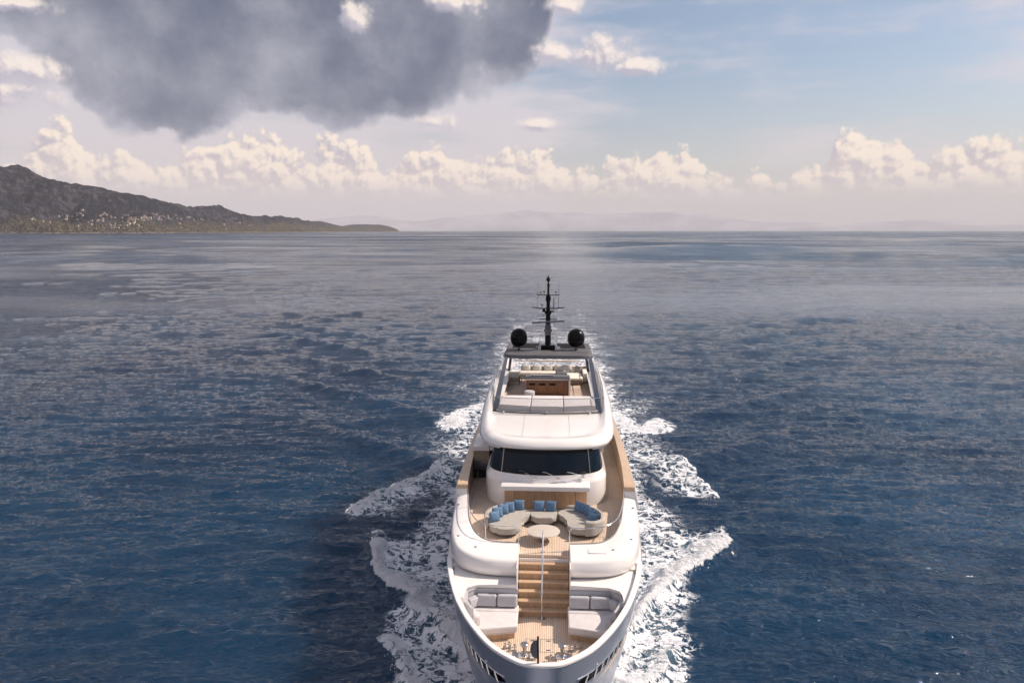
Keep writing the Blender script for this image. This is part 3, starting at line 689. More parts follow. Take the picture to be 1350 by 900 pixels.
# ---- stairs
stairs = P('stair_block', MB().box(-.99, .99, 7.30, 7.42, DK1, DK2 - .13, 0), WHITE)
rise = (DK2 - DK1) / 7; run = .285
for k in range(6):
    z = DK1 + rise * (k + 1); y0 = 7.38 - run * (6 - k)
    P('stair_tread', MB().box(-.98, .98, y0 - .03, y0 + run + .02, z - .045, z, .008), TEAKS, stairs)
    P('stair_riser', MB().box(-.98, .98, y0, y0 + .03, z - rise, z - .047, 0), TEAKP, stairs)
P('stair_riser', MB().box(-.98, .98, 7.36, 7.377, DK2 - rise, DK2 - .122, 0), TEAKP, stairs)
# centre handrail
mb = MB().tube([(-.05, 5.60, DK1 + .0), (-.05, 5.60, DK1 + .92), (-.05, 5.72, DK1 + 1.02), (-.05, 7.52, DK2 + .93), (-.05, 7.62, DK2 + .90), (-.05, 7.62, DK2)], .028, 10)
mb.lathe([(.16, 0), (.16, .012), (.05, .02)], (-.05, 5.60, DK1), 16).lathe([(.09, 0), (.09, .012), (.04, .02)], (-.05, 7.62, DK2), 16)
P('centre_handrail', mb, STEEL)
# terrace rails
for sg in (-1, 1):
    top = [(1.03, 7.86, 5.82), (1.03, 7.86, 6.62), (1.07, 7.88, 6.70), (1.15, 7.9, 6.73)]
    cr = cat_rom([(1.15, 7.9, 6.73), (1.95, 7.97, 6.74), (2.42, 8.12, 6.75), (2.76, 8.42, 6.77), (3.0, 8.85, 6.78), (3.2, 9.5, 6.8), (3.38, 10.4, 6.8), (3.55, 11.6, 6.8), (3.68, 12.6, 6.8), (3.72, 12.95, 6.75), (3.73, 13.02, 6.5)], 6)
    pts = [(sg * p[0], p[1], p[2]) for p in top] + [(sg * p.x, p.y, p.z) for p in cr]
    rl = P('terrace_rail', MB().tube(pts, .021, 8), STEEL)
    for (x, y, z) in ((2.42, 8.12, 6.15), (3.2, 9.5, 6.35), (3.47, 11.0, 6.4)):
        P('stanchion', MB().tube([(sg * x, y, z - .02), (sg * x, y, 6.76)], .016, 8), STEEL, rl)
# ---- side bulwarks aft with teak caps
for sg in (-1, 1):
    rings = []; caps = []
    for y in [12.5, 12.56, 12.7, 13.5, 15, 17, 19, 21, 23, 25, 28, 31, 34, 37.5]:
        o = sheer(y) + .02; i_ = interp(y, [(12.5, 3.68), (16, 3.86), (22, 3.92), (30, 3.85), (38, 3.68)])
        h = interp(y, [(12.5, 6.72), (12.56, 6.86), (12.7, 6.92), (38, 6.98)])
        m_ = .30
        rings.append([(sg * i_, y, DK2), (sg * i_, y, h), (sg * (o - .16), y, h), (sg * (o - .08), y, h - .1), (sg * o, y, h - .5), (sg * o, y, 5.6)])
        caps.append([(sg * (i_ - .03), y, h + .002), (sg * (i_ - .03), y, h + .05), (sg * (o - .14), y, h + .05), (sg * (o - .12), y, h + .002)])
    b = P('side_bulwark', MB().loft(rings), WHITE)
    P('teak_cap_rail', MB().loft(caps), TEAKR, b)
    P('bulwark_lining', MB().loft([[(r[0][0] - sg * .02, r[0][1] + .02, DK2 + .01), (r[0][0] - sg * .02, r[0][1] + .02, r[1][2] - .03), (r[0][0] + sg * .001, r[0][1] + .02, r[1][2] - .03), (r[0][0] + sg * .001, r[0][1] + .02, DK2 + .01)] for r in rings]), TEAKP, b)
# ---- deckhouse
DH = [(0, 12.50), (.6, 12.52), (1.2, 12.62), (1.8, 12.80), (2.3, 13.05), (2.65, 13.40), (2.86, 13.85), (2.95, 14.5), (2.97, 16), (2.97, 20), (2.97, 26), (2.97, 33)]
def dh(ins, rec=0.):
    """outline of the deckhouse moved inboard"""
    c = cat_rom([(x, y, 0) for x, y in DH], 4); h = []
    for i, p in enumerate(c):
        a = c[max(i - 1, 0)]; b = c[min(i + 1, len(c) - 1)]; t = (b - a).normalized()
        if i == 0: t = Vector((1, 0, 0))
        nrm = Vector((-t.y, t.x)); h.append((max(p.x + nrm.x * ins, 0.), p.y + nrm.y * ins))
    h[-1] = (h[-1][0], 33)
    return [(-x, y) for x, y in reversed(h[1:])] + h
def ring(ins, z): return [(x, y, z) for x, y in dh(ins)]
house = P('wheelhouse', MB().loft([ring(0.04, DK2 - .01), ring(0, DK2 + .10), ring(0, 6.92), ring(.02, 7.02), ring(.07, 7.10), ring(.13, 7.20), ring(.17, 7.36)]), WHITE)
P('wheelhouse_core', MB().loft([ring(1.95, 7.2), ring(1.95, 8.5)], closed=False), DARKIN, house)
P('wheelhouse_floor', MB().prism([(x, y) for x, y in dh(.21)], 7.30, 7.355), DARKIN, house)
# windows: one band of dark glass in three front panes and side panes
n_ = len(dh(0)); mid = n_ // 2
def band(i0, i1, o0, o1, z0, z1, th=.04):
    a = ring(o0, z0); b = ring(o1, z1); a2 = ring(o0 + th, z0); b2 = ring(o1 + th, z1)
    return [[a[i], b[i], b2[i], a2[i]] for i in range(i0, i1 + 1)]
def idx_at(x, y=None):
    o = dh(.2); best = min(range(n_), key=lambda i: (o[i][0] - x) ** 2 + ((o[i][1] - y) ** 2 if y else 0) + (100 if (y is None and o[i][1] > 15) else 0)); return best
iL = idx_at(-2.06); iR = idx_at(2.06); eL = idx_at(-2.78, 16.5); eR = idx_at(2.78, 16.5)
for (a, b, nm) in ((iL, iR, 'windshield'), (eL, iL, 'corner_window'), (iR, eR, 'corner_window')):
    g = P(nm, MB().loft(band(a, b, .19, .42, 7.37, 8.49)), TINT, house)
    P('lower_frit', MB().loft(band(a, b, .186, .216, 7.362, 7.49, .02)), BLACK, g)
    P('upper_frit', MB().loft(band(a, b, .386, .416, 8.34, 8.50, .02)), BLACK, g)
for i in (iL, iR):
    a = ring(.175, 7.36)[i]; b = ring(.405, 8.5)[i]
    P('window_mullion', MB().tube([a, b], .022, 8), DSTEEL, house)
for sg in (-1, 1):
    P('side_glass', MB().box(min(sg * 2.80, sg * 2.985), max(sg * 2.80, sg * 2.985), 18.5, 30, 6.6, 8.2, .02), TINT, house)
    P('window_frame', MB().box(min(sg * 2.70, sg * 2.95), max(sg * 2.70, sg * 2.95), 16.6, 32.9, 7.37, 8.5, .01), WHITE, house)
# wipers
for (x0, x1, xx) in ((-.50, -1.30, 0), (.60, -.20, 0), (1.75, .95, 0)):
    o = dh(.14)
    def yat(x, ins): c = dh(ins); return float(np.interp(x, [p[0] for p in c[idx_at(-2.4):idx_at(2.4) + 1]], [p[1] for p in c[idx_at(-2.4):idx_at(2.4) + 1]]))
    mb = MB().tube([(x0, yat(x0, .09), 7.22), (x0, yat(x0, .02), 7.29), (x0 - .16, yat(x0, .06) - .03, 7.36), (x1 + .25, yat(x1, .12) - .05, 7.53), (x1 + .05, yat(x1, .14) - .05, 7.55)], .016, 6)
    mb.tube([(x0 - .12, yat(x0, .09) - .03, 7.30), (x0 + .06, yat(x0, .05), 7.27)], .028, 6).box(x0 - .12, x0 + .09, yat(x0, .06) - .05, yat(x0, .06) + .03, 7.21, 7.26, .01)
    wp = P('wiper', mb, STEEL, house)
    P('wiper_blade', MB().tube([(x1 + .42, yat(x1 + .4, .14) - .06, 7.50), (x1 - .22, yat(x1 - .2, .16) - .05, 7.58)], .017, 6), BLACK, wp)
# teak-lined recess with white shelf above the forward seats
P('teak_wall', MB().loft([[(x, y - .025 - .0, z) for x, y in dh(0) if abs(x) < 2.02 and y < 13.2] for z in (DK2 + .02, 6.81)], closed=False), TEAKP, house)
P('shelf', MB().box(-2.06, 2.06, 12.02, 12.95, 6.82, 7.04, .035, 3), WHITE, house)
for x in (-1.45, -.5, .45, 1.4):
    y = yat(x, 0); P('panel_joint', MB().box(x - .006, x + .006, y - .033, y - .02, DK2 + .03, 6.8), RUBB, house)
# helm seats and console seen through the glass
for x in (-.42, .62):
    mb = MB().box(x - .27, x + .27, 13.95, 14.07, 7.50, 8.22, .05).box(x - .26, x + .26, 13.6, 14.0, 7.45, 7.58, .04)
    P('helm_seat', mb, BLUEL, house)
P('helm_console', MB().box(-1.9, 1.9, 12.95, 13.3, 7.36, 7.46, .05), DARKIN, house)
# port side locker against the house
P('side_locker', MB().box(-3.84, -2.99, 16.7, 19.5, 7.30, 7.56, .03), WHITE)
P('locker_front', MB().box(-3.83, -3.0, 16.80, 19.4, 6.75, 7.30, 0), BROWNF)
P('locker_panel', MB().box(-3.83, -3.0, 16.78, 19.4, 6.25, 6.745, .01), GUN)
mb = MB().box(-3.83, -3.0, 16.86, 19.4, DK2, 6.24, 0)
lg = P('locker_grille', mb, RUBB)
P('grille_bar', MB().tube([(-3.62, 16.8, DK2 + .02), (-3.58, 16.8, 6.2)], .03, 6), STEEL, lg)
# ---- roof overhang and flybridge coaming
RF = [(0, 12.95), (.8, 12.98), (1.6, 13.14), (2.3, 13.42), (2.85, 13.95), (3.18, 14.7), (3.38, 15.7), (3.52, 17.2), (3.62, 19.5), (3.68, 22), (3.70, 26), (3.66, 30), (3.55, 34)]
rc = cat_rom([(x, y, 0) for x, y in RF], 5)
def roff(ins):
    h = []
    for i, p in enumerate(rc):
        a = rc[max(i - 1, 0)]; b = rc[min(i + 1, len(rc) - 1)]; t = (b - a).normalized()
        if i == 0: t = Vector((1, 0, 0))
        h.append(Vector((max(p.x - t.y * ins, 0), p.y + t.x * ins, 0)))
    return h
O = {k: roff(k) for k in (0, .04, .10, .12, .30, .42, .52, .70, .95, 1.1)}
halfs = []
for i, p in enumerate(rc):
    y = p.y; rz = interp(y, [(12.9, 0), (15, .04), (16.5, .14), (18.5, .38), (21, .56), (23, .60), (34, .60)])
    base = interp(y, [(12.9, 8.85), (14.5, 8.90), (18, 9.04), (34, 9.06)])
    q = lambda ins, z: (O[ins][i].x, O[ins][i].y, z)
    halfs.append([q(.95, 8.50), q(.12, 8.46), q(.04, 8.50), q(0, 8.58), q(.04, 8.66 + rz * .4), q(.12, 8.76 + rz * .75), q(.30, 8.87 + rz * .98), q(.42, 8.90 + rz), q(.52, 8.90 + rz * .95), q(.70, 8.915 + rz * .25), q(.95, base), q(1.1, base)])
rings = [[(-a, b, c) for a, b, c in h] for h in reversed(halfs[1:])] + halfs
roof = P('roof', MB().loft(rings, closed=False, cap=False), WHITE, None, 60)
# top panel between the inner edges, from the brow to the sunpads
mb = MB(); rr = []
for i, h in enumerate(halfs):
    if h[-1][1] > 18.6: break
    x, y, z = h[-1]; rr.append([(x * t, y + (0 if i else 0), z + .012 * (1 - t * t)) for t in np.linspace(-1, 1, 13)])
mb.loft(rr, closed=False); bmesh.ops.remove_doubles(mb.bm, verts=mb.bm.verts, dist=.0005)
P('brow_panel', mb, WHITE, roof, 60)
P('roof_soffit', MB().prism([(-x, y) for x, y in [(h[1][0], h[1][1]) for h in reversed(halfs[1:])]] + [(h[1][0], h[1][1]) for h in halfs], 8.40, 8.475), WHITE, roof)
P('brow_light', MB().box(-.05, .05, 17.78, 17.86, 9.07, 9.20, .02).sphere((0, 17.78, 9.16), .06), STEEL, roof)
for x in (-1.15, 1.15):
    P('panel_joint', MB().tube([(x, 13.9, 8.905 ), (x, 15.5, 8.955), (x, 17.7, 9.048)], .0045, 4), GASK, roof)
for y in (14.6, 22.0, 27.5):
    for sg in (-1, 1):
        i = min(range(len(halfs)), key=lambda k: abs(halfs[k][4][1] - y) + (9 if halfs[k][4][0] < 2.5 else 0)); P('coaming_joint', MB().tube([(sg * (p[0] + .002), p[1], p[2] + .002) for p in halfs[i][2:9]], .006, 4), GASK, roof)
# ---- flybridge
FD = 8.60
fly = P('flybridge_deck', MB().box(-3.05, 3.05, 20.6, 31.9, FD - .12, FD), TEAK)
P('flybridge_structure', MB().box(-3.2, 3.2, 18.0, 31.8, 8.478, FD - .125), WHITE)
P('sunpad_base', MB().prism([(-2.75, 18.45), (-1.4, 18.12), (0, 18.02), (1.4, 18.12), (2.75, 18.45), (2.75, 20.9), (-2.75, 20.9)], 8.5, 9.10, .02), WHITE)
for a, b in ((-2.62, -.90), (-.87, .87), (.90, 2.62)):
    f = lambda x: 18.12 + .060 * x * x
    xs_ = np.linspace(a, b, 7)
    o = [(x, f(x)) for x in xs_] + [(b, 20.85), (a, 20.85)]
    pd = P('sunpad', MB().prism(o, 9.105, 9.40, .07, 4), PADF)
    P('pad_base_trim', MB().prism([(x, f(x) + .02) for x in xs_] + [(b, f(b) + .3), (a, f(a) + .3)], 9.09, 9.20, .0), GREYF, pd)
# low glass screen in front of the pads
base_l = cat_rom([(-2.92, 20.0, 9.08), (-2.9, 18.6, 9.08), (-2.75, 18.15, 9.08), (-1.5, 17.86, 9.08), (0, 17.76, 9.08), (1.5, 17.86, 9.08), (2.75, 18.15, 9.08), (2.9, 18.6, 9.08), (2.92, 20.0, 9.08)], 6)
sc = P('wind_screen', MB().loft([[(p.x, p.y, 9.07), (p.x * 1.0, p.y + .02, 9.86), (p.x * .997, p.y + .035, 9.86), (p.x * .997, p.y + .015, 9.07)] for p in base_l]), CLEAR)
P('screen_rail', MB().tube([(p.x, p.y + .025, 9.88) for p in base_l], .022, 8), DSTEEL, sc)
P('screen_foot', MB().tube([(p.x, p.y, 9.09) for p in base_l], .03, 6), RUBB, sc)
for x in (-2.3, 2.3):
    P('screen_bracket', MB().box(x - .05, x + .05, 17.9, 17.98, 9.06, 9.18, .015), STEEL, sc)
# raked windbreak pillars up to the hardtop and side screens
for sg in (-1, 1):
    rings = []
    for t in np.linspace(0, 1, 8):
        y = 18.7 + (26.3 - 18.7) * t; z = 9.08 + (10.78 - 9.08) * (t ** .92); x = 2.90 - .20 * t; w = .24 - .08 * t
        rings.append([(sg * (x - w), y - .10, z), (sg * (x + .06), y - .10, z), (sg * (x + .06), y + .16, z), (sg * (x - w), y + .16, z)])
    pl = P('windbreak_pillar', MB().loft(rings), NAVY)
    P('side_screen', MB().loft([[(sg * 3.0, 19.2, 9.3), (sg * 2.98, 19.2, 9.3), (sg * 2.98, 27, 9.3), (sg * 3.0, 27, 9.3)], [(sg * 2.86, 22.4, 9.9), (sg * 2.84, 22.4, 9.9), (sg * 2.84, 27, 10.7), (sg * 2.86, 27, 10.7)]]), CLEAR, pl)
    mb = MB().tube([(sg * 3.08, 18.9, 9.6), (sg * 3.12, 21, 9.98), (sg * 3.14, 26, 10.02), (sg * 3.12, 31, 10.02)], .022, 8)
    for y in (19.5, 21, 22.5, 24, 25.5, 27, 28.5, 30): mb.tube([(sg * 3.12, y, 9.3), (sg * 3.13, y, 9.62 if y < 20 else 9.98)], .014, 6)
    P('flybridge_rail', mb, STEEL)
    P('hardtop_leg', MB().loft([[(sg * 2.7, 30.4, FD), (sg * 2.9, 30.4, FD), (sg * 2.9, 31.3, FD), (sg * 2.7, 31.3, FD)], [(sg * 2.45, 30.0, 10.7), (sg * 2.6, 30.0, 10.7), (sg * 2.6, 30.6, 10.7), (sg * 2.45, 30.6, 10.7)]]), NAVY)
# ---- hardtop
HO = [(2.0, 25.95), (2.5, 26.05), (2.78, 26.3), (2.86, 26.8), (2.86, 27.6), (2.85, 28.2), (2.84, 28.75), (2.80, 28.8)]
def ho(s, dy=0.): return [(-x * s, y + dy) for x, y in reversed(HO)] + [(0 - 0, 0)][:0] + [(x * s, y + dy) for x, y in HO]
def hor(s, z, fy=0.): return [(x * s, 27.5 + (y - 27.5) * s, z + fy) for x, y in ho(1)]
hard = P('hardtop', MB().loft([hor(.93, 10.62), hor(.985, 10.66), hor(1.0, 10.76), hor(.985, 10.84), hor(.95, 10.885), hor(.90, 10.90), hor(.3, 10.93)]), HTOP, None, 40)
P('panel_joint', MB().box(-2.5, 2.5, 27.0, 27.02, 10.905, 10.93), GUN, hard)
for sg in (-1, 1):
    P('panel_joint', MB().box(sg * 1.24 - .01, sg * 1.24 + .01, 27.03, 28.6, 10.905, 10.935), GUN, hard)
    P('side_beam', MB().box(min(sg * 2.46, sg * 2.83), max(sg * 2.46, sg * 2.83), 28.70, 31.1, 10.66, 10.875, .04), HTOP, hard)
P('rear_beam', MB().box(-2.83, 2.83, 31.102, 31.36, 10.66, 10.875, .04), HTOP, hard)
P('mast_plinth', MB().box(-.85, .80, 28.7, 29.7, 10.70, 10.895, .03), HTOP, hard)
for k in range(10):  # aft roof opened into added blades that let the sun reach the sofa
    y = 28.98 + k * .215
    for a, b in (((-2.458, 2.458),) if y > 29.72 else ((-2.458, -.87), (.82, 2.458))): P('added_roof_blade', MB().box(a, b, y, y + .016, 10.76, 10.86), HTOP, hard)
P('hardtop_edge', MB().tube([(x * 1.005, 27.5 + (y - 27.5) * 1.005, 10.70) for x, y in ho(1)], .05, 8), GUN, hard)
P('horn', MB().box(-.04, .04, 26.35, 26.45, 10.89, 10.97, .01), STEEL, hard)
# satellite domes
for x in (-1.95, 1.82):
    d = P('satellite_dome', MB().lathe([(.10, .20), (.30, .24), (.44, .36), (.545, .56), (.565, .80), (.55, .98), (.50, 1.13), (.40, 1.27), (.27, 1.36), (.13, 1.405), (.01, 1.415)], (x, 28.0, 10.91), 32), BLACK)
    P('dome_foot', MB().lathe([(.20, 0), (.20, .03), (.10, .06), (.09, .21)], (x, 28.0, 10.905), 18), GUN, d)
    P('dome_seam', MB().lathe([(.562, .60), (.569, .61), (.562, .62)], (x, 28.0, 10.91), 32, False), RUBB, d)
# mast
MX, MY = -.03, 28.1
f0 = MB().loft([[(MX - .68, MY - .30, 10.90), (MX + .68, MY - .30, 10.90), (MX + .68, MY + 1.3, 10.90), (MX - .68, MY + 1.3, 10.90)], [(MX - .56, MY - .22, 11.22), (MX + .56, MY - .22, 11.22), (MX + .5, MY + 1.1, 11.22), (MX - .5, MY + 1.1, 11.22)], [(MX - .44, MY - .15, 11.30), (MX + .44, MY - .15, 11.30), (MX + .4, MY + .9, 11.30), (MX - .4, MY + .9, 11.30)]])
mast = P('mast', MB().lathe([(.30, .3), (.20, .5), (.19, 1.15), (.17, 1.6), (.15, 2.2), (.13, 2.6), (.12, 3.1), (.10, 3.6), (.075, 3.7), (.07, 4.2), (.06, 4.45)], (MX, MY, 10.85), 14), BLACK)
P('mast_fairing', f0, DSTEEL, mast)
mb = MB().box(MX - .46, MX + .46, MY - .36, MY - .2, 10.92, 11.24, .02)
for k in range(5): mb.box(MX - .42, MX + .42, MY - .375, MY - .35, 10.96 + k * .055, 10.985 + k * .055)
P('mast_louvre', mb, BLACK, mast)
P('radar_pedestal', MB().box(MX - .27, MX + .27, MY - .42, MY + .05, 12.15, 12.32, .03).lathe([(.2, 0), (.2, .22), (.12, .30)], (MX, MY - .25, 12.32), 16).box(MX - .20, MX + .20, MY - .36, MY - .05, 11.9, 12.16, .04), GUN, mast)
mb = MB().box(-1.08, 1.08, -.08, .08, -.055, .055, .03); bmesh.ops.transform(mb.bm, verts=mb.bm.verts, matrix=Matrix.Translation((MX, MY - .38, 12.80)) @ Matrix.Rotation(R(14), 4, 'Z') @ Matrix.Rotation(R(-2), 4, 'Y'))
P('radar_scanner', mb, GUN, mast)
mb = MB().box(-.62, .62, -.05, .05, -.035, .035, .02); bmesh.ops.transform(mb.bm, verts=mb.bm.verts, matrix=Matrix.Translation((MX, MY + .2, 12.92)) @ Matrix.Rotation(R(-12), 4, 'Z'))
P('radar_scanner', mb, GUN, mast)
P('mast_platform', MB().box(MX - .38, MX + .38, MY - .4, MY + .3, 13.44, 13.52, .02).box(MX - .22, MX + .22, MY - .3, MY + .2, 13.28, 13.44, .04), BLACK, mast)
P('mast_light', MB().lathe([(.07, 0), (.09, .03), (.09, .14), (.04, .18)], (MX - .28, MY - .32, 13.52), 12), BLACK, mast)
P('spreader', MB().tube([(MX - 1.06, MY, 13.72), (MX - .5, MY, 13.64), (MX + .5, MY, 13.64), (MX + 1.06, MY, 13.72)], .035, 8), BLACK, mast)
P('spreader', MB().tube([(MX - .72, MY, 14.52), (MX + .72, MY, 14.52)], .028, 8), BLACK, mast)
for (x, z0, z1, r_) in ((-.68, 13.68, 15.42, .012), (.68, 13.68, 15.42, .012), (.37, 13.66, 14.38, .032), (-.72, 14.5, 14.66, .01), (.1, 15.0, 15.2, .01)):
    P('antenna', MB().tube([(MX + x, MY, z0), (MX + x, MY, z1)], [r_, r_ * .7], 6), BLACK, mast)
for (x, z) in ((-.50, 14.54), (-.27, 14.58), (.50, 14.54), (-.41, 13.70)):
    P('antenna', MB().lathe([(.012, 0), (.012, .12), (.06, .15), (.06, .20), (.01, .23)], (MX + x, MY, z), 10), BLACK, mast)
P('mast_camera', MB().lathe([(.14, 0), (.17, .1), (.17, .28), (.12, .42), (.05, .46)], (MX, MY - .05, 14.12), 14), BLACK, mast)
P('masthead_lamp', MB().lathe([(.03, 0), (.14, .02), (.14, .06), (.04, .08), (.05, .26), (.13, .33), (.15, .42), (.10, .50), (.06, .52), (.06, .60), (.01, .63)], (MX, MY, 15.14), 14), BLACK, mast)
P('stay', MB().tube([(MX - .3, MY + .1, 13.5), (MX - .65, MY + .5, 10.95)], .008, 5), GUN, mast)
P('stay', MB().tube([(MX + .3, MY + .1, 13.5), (MX + .65, MY + .5, 10.95)], .008, 5), GUN, mast)
# ---- bar on the flybridge
bar = P('bar_counter', MB().box(-1.34, 1.28, 24.55, 25.3, FD, 9.56, .01), WALN)
P('counter_top', MB().box(-1.40, 1.36, 24.40, 25.75, 9.60, 9.68, .02), GUN, bar)
P('counter_edge', MB().box(-1.42, 1.38, 24.38, 24.46, 9.56, 9.66, .01), DSTEEL, bar)
P('counter_cheek', MB().box(1.29, 1.40, 24.45, 25.7, FD, 9.598, .01), WHITE, bar)
P('sink_lid', MB().box(-1.05, .35, 25.0, 25.6, 9.685, 9.71, .01), STEEL, bar)
for k in range(4):
    x0 = -1.27 + k * .625
    P('cabinet_door', MB().box(x0, x0 + .59, 24.515, 24.56, FD + .08, 9.48, .008), WALN, bar)
    if k < 3: P('door_grille', MB().box(x0 + .1, x0 + .5, 24.505, 24.52, 9.22, 9.36, .004), BLACK, bar)
# aft flybridge rail
mb = MB().box(-2.25, 2.2, 31.62, 31.78, 9.50, 9.56, .015)
ar = P('aft_rail', mb, TEAKR)
for x in (-2.1, -1.05, 0, 1.05, 2.05): P('stanchion', MB().tube([(x, 31.7, FD), (x, 31.7, 9.5)], .016, 6), STEEL, ar)
# ================================================================== LOOSE FURNITURE
def cushion_mesh(name, w, h, t, m):
    """a puffed square cushion standing on its lower edge, origin at the middle of that edge, facing -y"""
    n = 10; mb = MB(); rows = {}
    for side in (-1, 1):
        for i in range(n + 1):
            for j in range(n + 1):
                u = i / n * 2 - 1; v = j / n * 2 - 1
                e = max(0, (1 - abs(u) ** 2.6) * (1 - abs(v) ** 2.6)) ** .55
                pin = 1 - .055 * (1 - abs(v) ** 2) * abs(u) ** 2 ; pin2 = 1 - .055 * (1 - abs(u) ** 2) * abs(v) ** 2
                rows[(side, i, j)] = mb.bm.verts.new((u * w / 2 * pin, side * (e * t / 2), h / 2 + v * h / 2 * pin2))
        for i in range(n):
            for j in range(n):
                mb.bm.faces.new([rows[(side, i, j)], rows[(side, i + 1, j)], rows[(side, i + 1, j + 1)], rows[(side, i, j + 1)]])
    bmesh.ops.remove_doubles(mb.bm, verts=mb.bm.verts, dist=.0004)
    return mb
def place_cushion(src, loc, rz, tilt, label, cat, group):
    o = src if 'label' not in src else src.copy()
    if o is not src:
        COL.objects.link(o)
        for ch in list(src.children): c = ch.copy(); c.parent = o; COL.objects.link(c)
    o.rotation_mode = 'XYZ'; o.location = loc
    o.rotation_euler = (tilt, 0, rz)
    return tag(o, label, cat, group)
def seat_thing(name, seat_o, back_path, loc, label, zs=(5.97, 6.22), zb=6.42, zfar=None):
    t = empty(name, loc, label, 'sofa', 'curved sofas round the terrace table'); lx, ly, lz = loc
    so_ = [(p.x, p.y) for p in cat_rom([(a, b, 0) for a, b in seat_o], 5, True)]
    MB().prism(so_, zs[0], zs[1], .09, 4).build('seat', TAUPE, t, rel=loc)
    MB().prism([(lx + (x - lx) * .9, ly + (y - ly) * .9) for x, y in so_], zs[0] - .06, zs[0] - .003, .01).build('seat_frame', GUN, t, rel=loc)
    if back_path:
        c = cat_rom([(a, b, 0) for a, b in back_path], 6); rings = []
        for i, p in enumerate(c):
            a = c[max(i - 1, 0)]; b = c[min(i + 1, len(c) - 1)]; q = (b - a).normalized(); nr = Vector((-q.y, q.x, 0))
            e = min(1, min(i, len(c) - 1 - i) / 2. + .55); zt_ = zb if zfar is None else zfar + (zb - zfar) * (i / (len(c) - 1)) ** 1.5; hh = zs[0] + (zt_ - zs[0]) * (.8 + .2 * e); w = .085 * e
            rings.append([p - nr * w + Vector((0, 0, zs[0])), p - nr * w * 1.1 + Vector((0, 0, hh - .06)), p - nr * w * .6 + Vector((0, 0, hh)), p + nr * w * .6 + Vector((0, 0, hh)), p + nr * w * 1.1 + Vector((0, 0, hh - .06)), p + nr * w + Vector((0, 0, zs[0]))])
        MB().loft(rings).build('backrest', TAUPE, t, rel=loc)
    cx = sum(p[0] for p in so_) / len(so_); cy_ = sum(p[1] for p in so_) / len(so_)
    for fx in (0, .25, .5, .75):
        p = so_[int(len(so_) * fx + 3) % len(so_)]; x = cx + (p[0] - cx) * .72; y = cy_ + (p[1] - cy_) * .72
        MB().tube([(x, y, DK2), (x, y, zs[0] - .05)], [.014, .02], 8).build('leg', DSTEEL, t, rel=loc)
    return t
seatL = [(-2.38, 9.85), (-2.32, 10.45), (-2.0, 10.95), (-1.45, 11.25), (-.9, 11.30), (-.62, 11.05), (-.70, 10.6), (-.98, 10.15), (-1.02, 9.6), (-1.12, 9.15), (-1.55, 8.92), (-2.05, 9.02), (-2.34, 9.4)]
seat_thing('curved_sofa', seatL, [(-1.0, 11.48), (-1.6, 11.46), (-2.15, 11.2), (-2.5, 10.65), (-2.56, 10.1), (-2.5, 9.6)], (-1.6, 10.1, DK2), 'kidney shaped taupe sofa at the left of the round table')
seatR = [(-x, y) for x, y in reversed(seatL)]
seat_thing('curved_sofa', [(x - .05, y + .12) for x, y in seatR], [(1.0, 11.6), (1.6, 11.58), (2.15, 11.3), (2.46, 10.7), (2.50, 10.1), (2.40, 9.5), (2.05, 9.1), (1.7, 9.02)], (1.55, 10.2, DK2), 'kidney shaped taupe sofa at the right of the table, its back turned to the bow', zb=6.64, zfar=6.32)
seat_thing('curved_sofa', [(-.56, 11.25), (-.2, 11.40), (.25, 11.38), (.55, 11.15), (.52, 10.7), (.40, 10.4), (.1, 10.30), (-.3, 10.28), (-.55, 10.42), (-.62, 10.8)], None, (0, 10.8, DK2), 'small middle taupe seat holding two blue cushions, behind the table')
t = empty('round_table', (-.05, 8.82, DK2), 'low round beige table on the teak terrace between the curved sofas', 'table')
MB().lathe([(.01, 6.185), (.66, 6.185), (.69, 6.20), (.70, 6.22), (.69, 6.238), (.66, 6.245), (.01, 6.245)], (-.05, 8.82, 0), 48, False).build('table_top', STONE, t, rel=(-.05, 8.82, DK2))
MB().lathe([(.24, 0), (.24, .02), (.12, .05), (.09, .38), (.001, .384)], (-.05, 8.82, DK2), 24).build('table_foot', DSTEEL, t, rel=(-.05, 8.82, DK2))
# blue cushions
cb = cushion_mesh('c', .50, .46, .17, BLUEF).build('cushion', BLUEF, None)
pw = [( -.225, .0, .0), (.225, 0, 0), (.225, 0, .44), (-.225, 0, .44)]
MB().tube([(-.246, 0, .004), (.246, 0, .004), (.246, 0, .456), (-.246, 0, .456)], .007, 6, True).build('piping', BLUEL, cb)
G1 = 'blue cushions on the terrace sofas'
zc = 6.22
LL = [(-2.15, 9.72, 1.05), (-2.06, 10.22, .78), (-1.84, 10.60, .6), (-1.60, 10.88, .42), (-1.18, 11.18, .12)]
nm = ['nearest the bow, first of five', 'second of five from the bow', 'third, middle one of five', 'fourth of five from the bow', 'last of five, beside the wheelhouse wall']
for (x, y, rz), s in zip(LL, nm): place_cushion(cb, (x, y, zc), rz * .55, -.22, 'blue cushion on the left curved sofa, ' + s, 'cushion', G1)
for x, s, rz in ((-.27, 'left', .08), (.25, 'right', -.12)): place_cushion(cb, (x, 11.12, zc), rz, -.25, s + ' one of the two blue cushions on the small middle seat', 'cushion', G1)
for i, ((x, y, rz), s) in enumerate(zip([(2.05, 9.72, -.62), (2.02, 10.12, -.80), (1.92, 10.50, -.72), (1.74, 10.86, -.82), (1.45, 11.14, -.95)], nm)):
    place_cushion(cb, (x, y, zc), rz, -.2, 'blue cushion on the right curved sofa, ' + s.replace('beside', 'near'), 'cushion', G1)
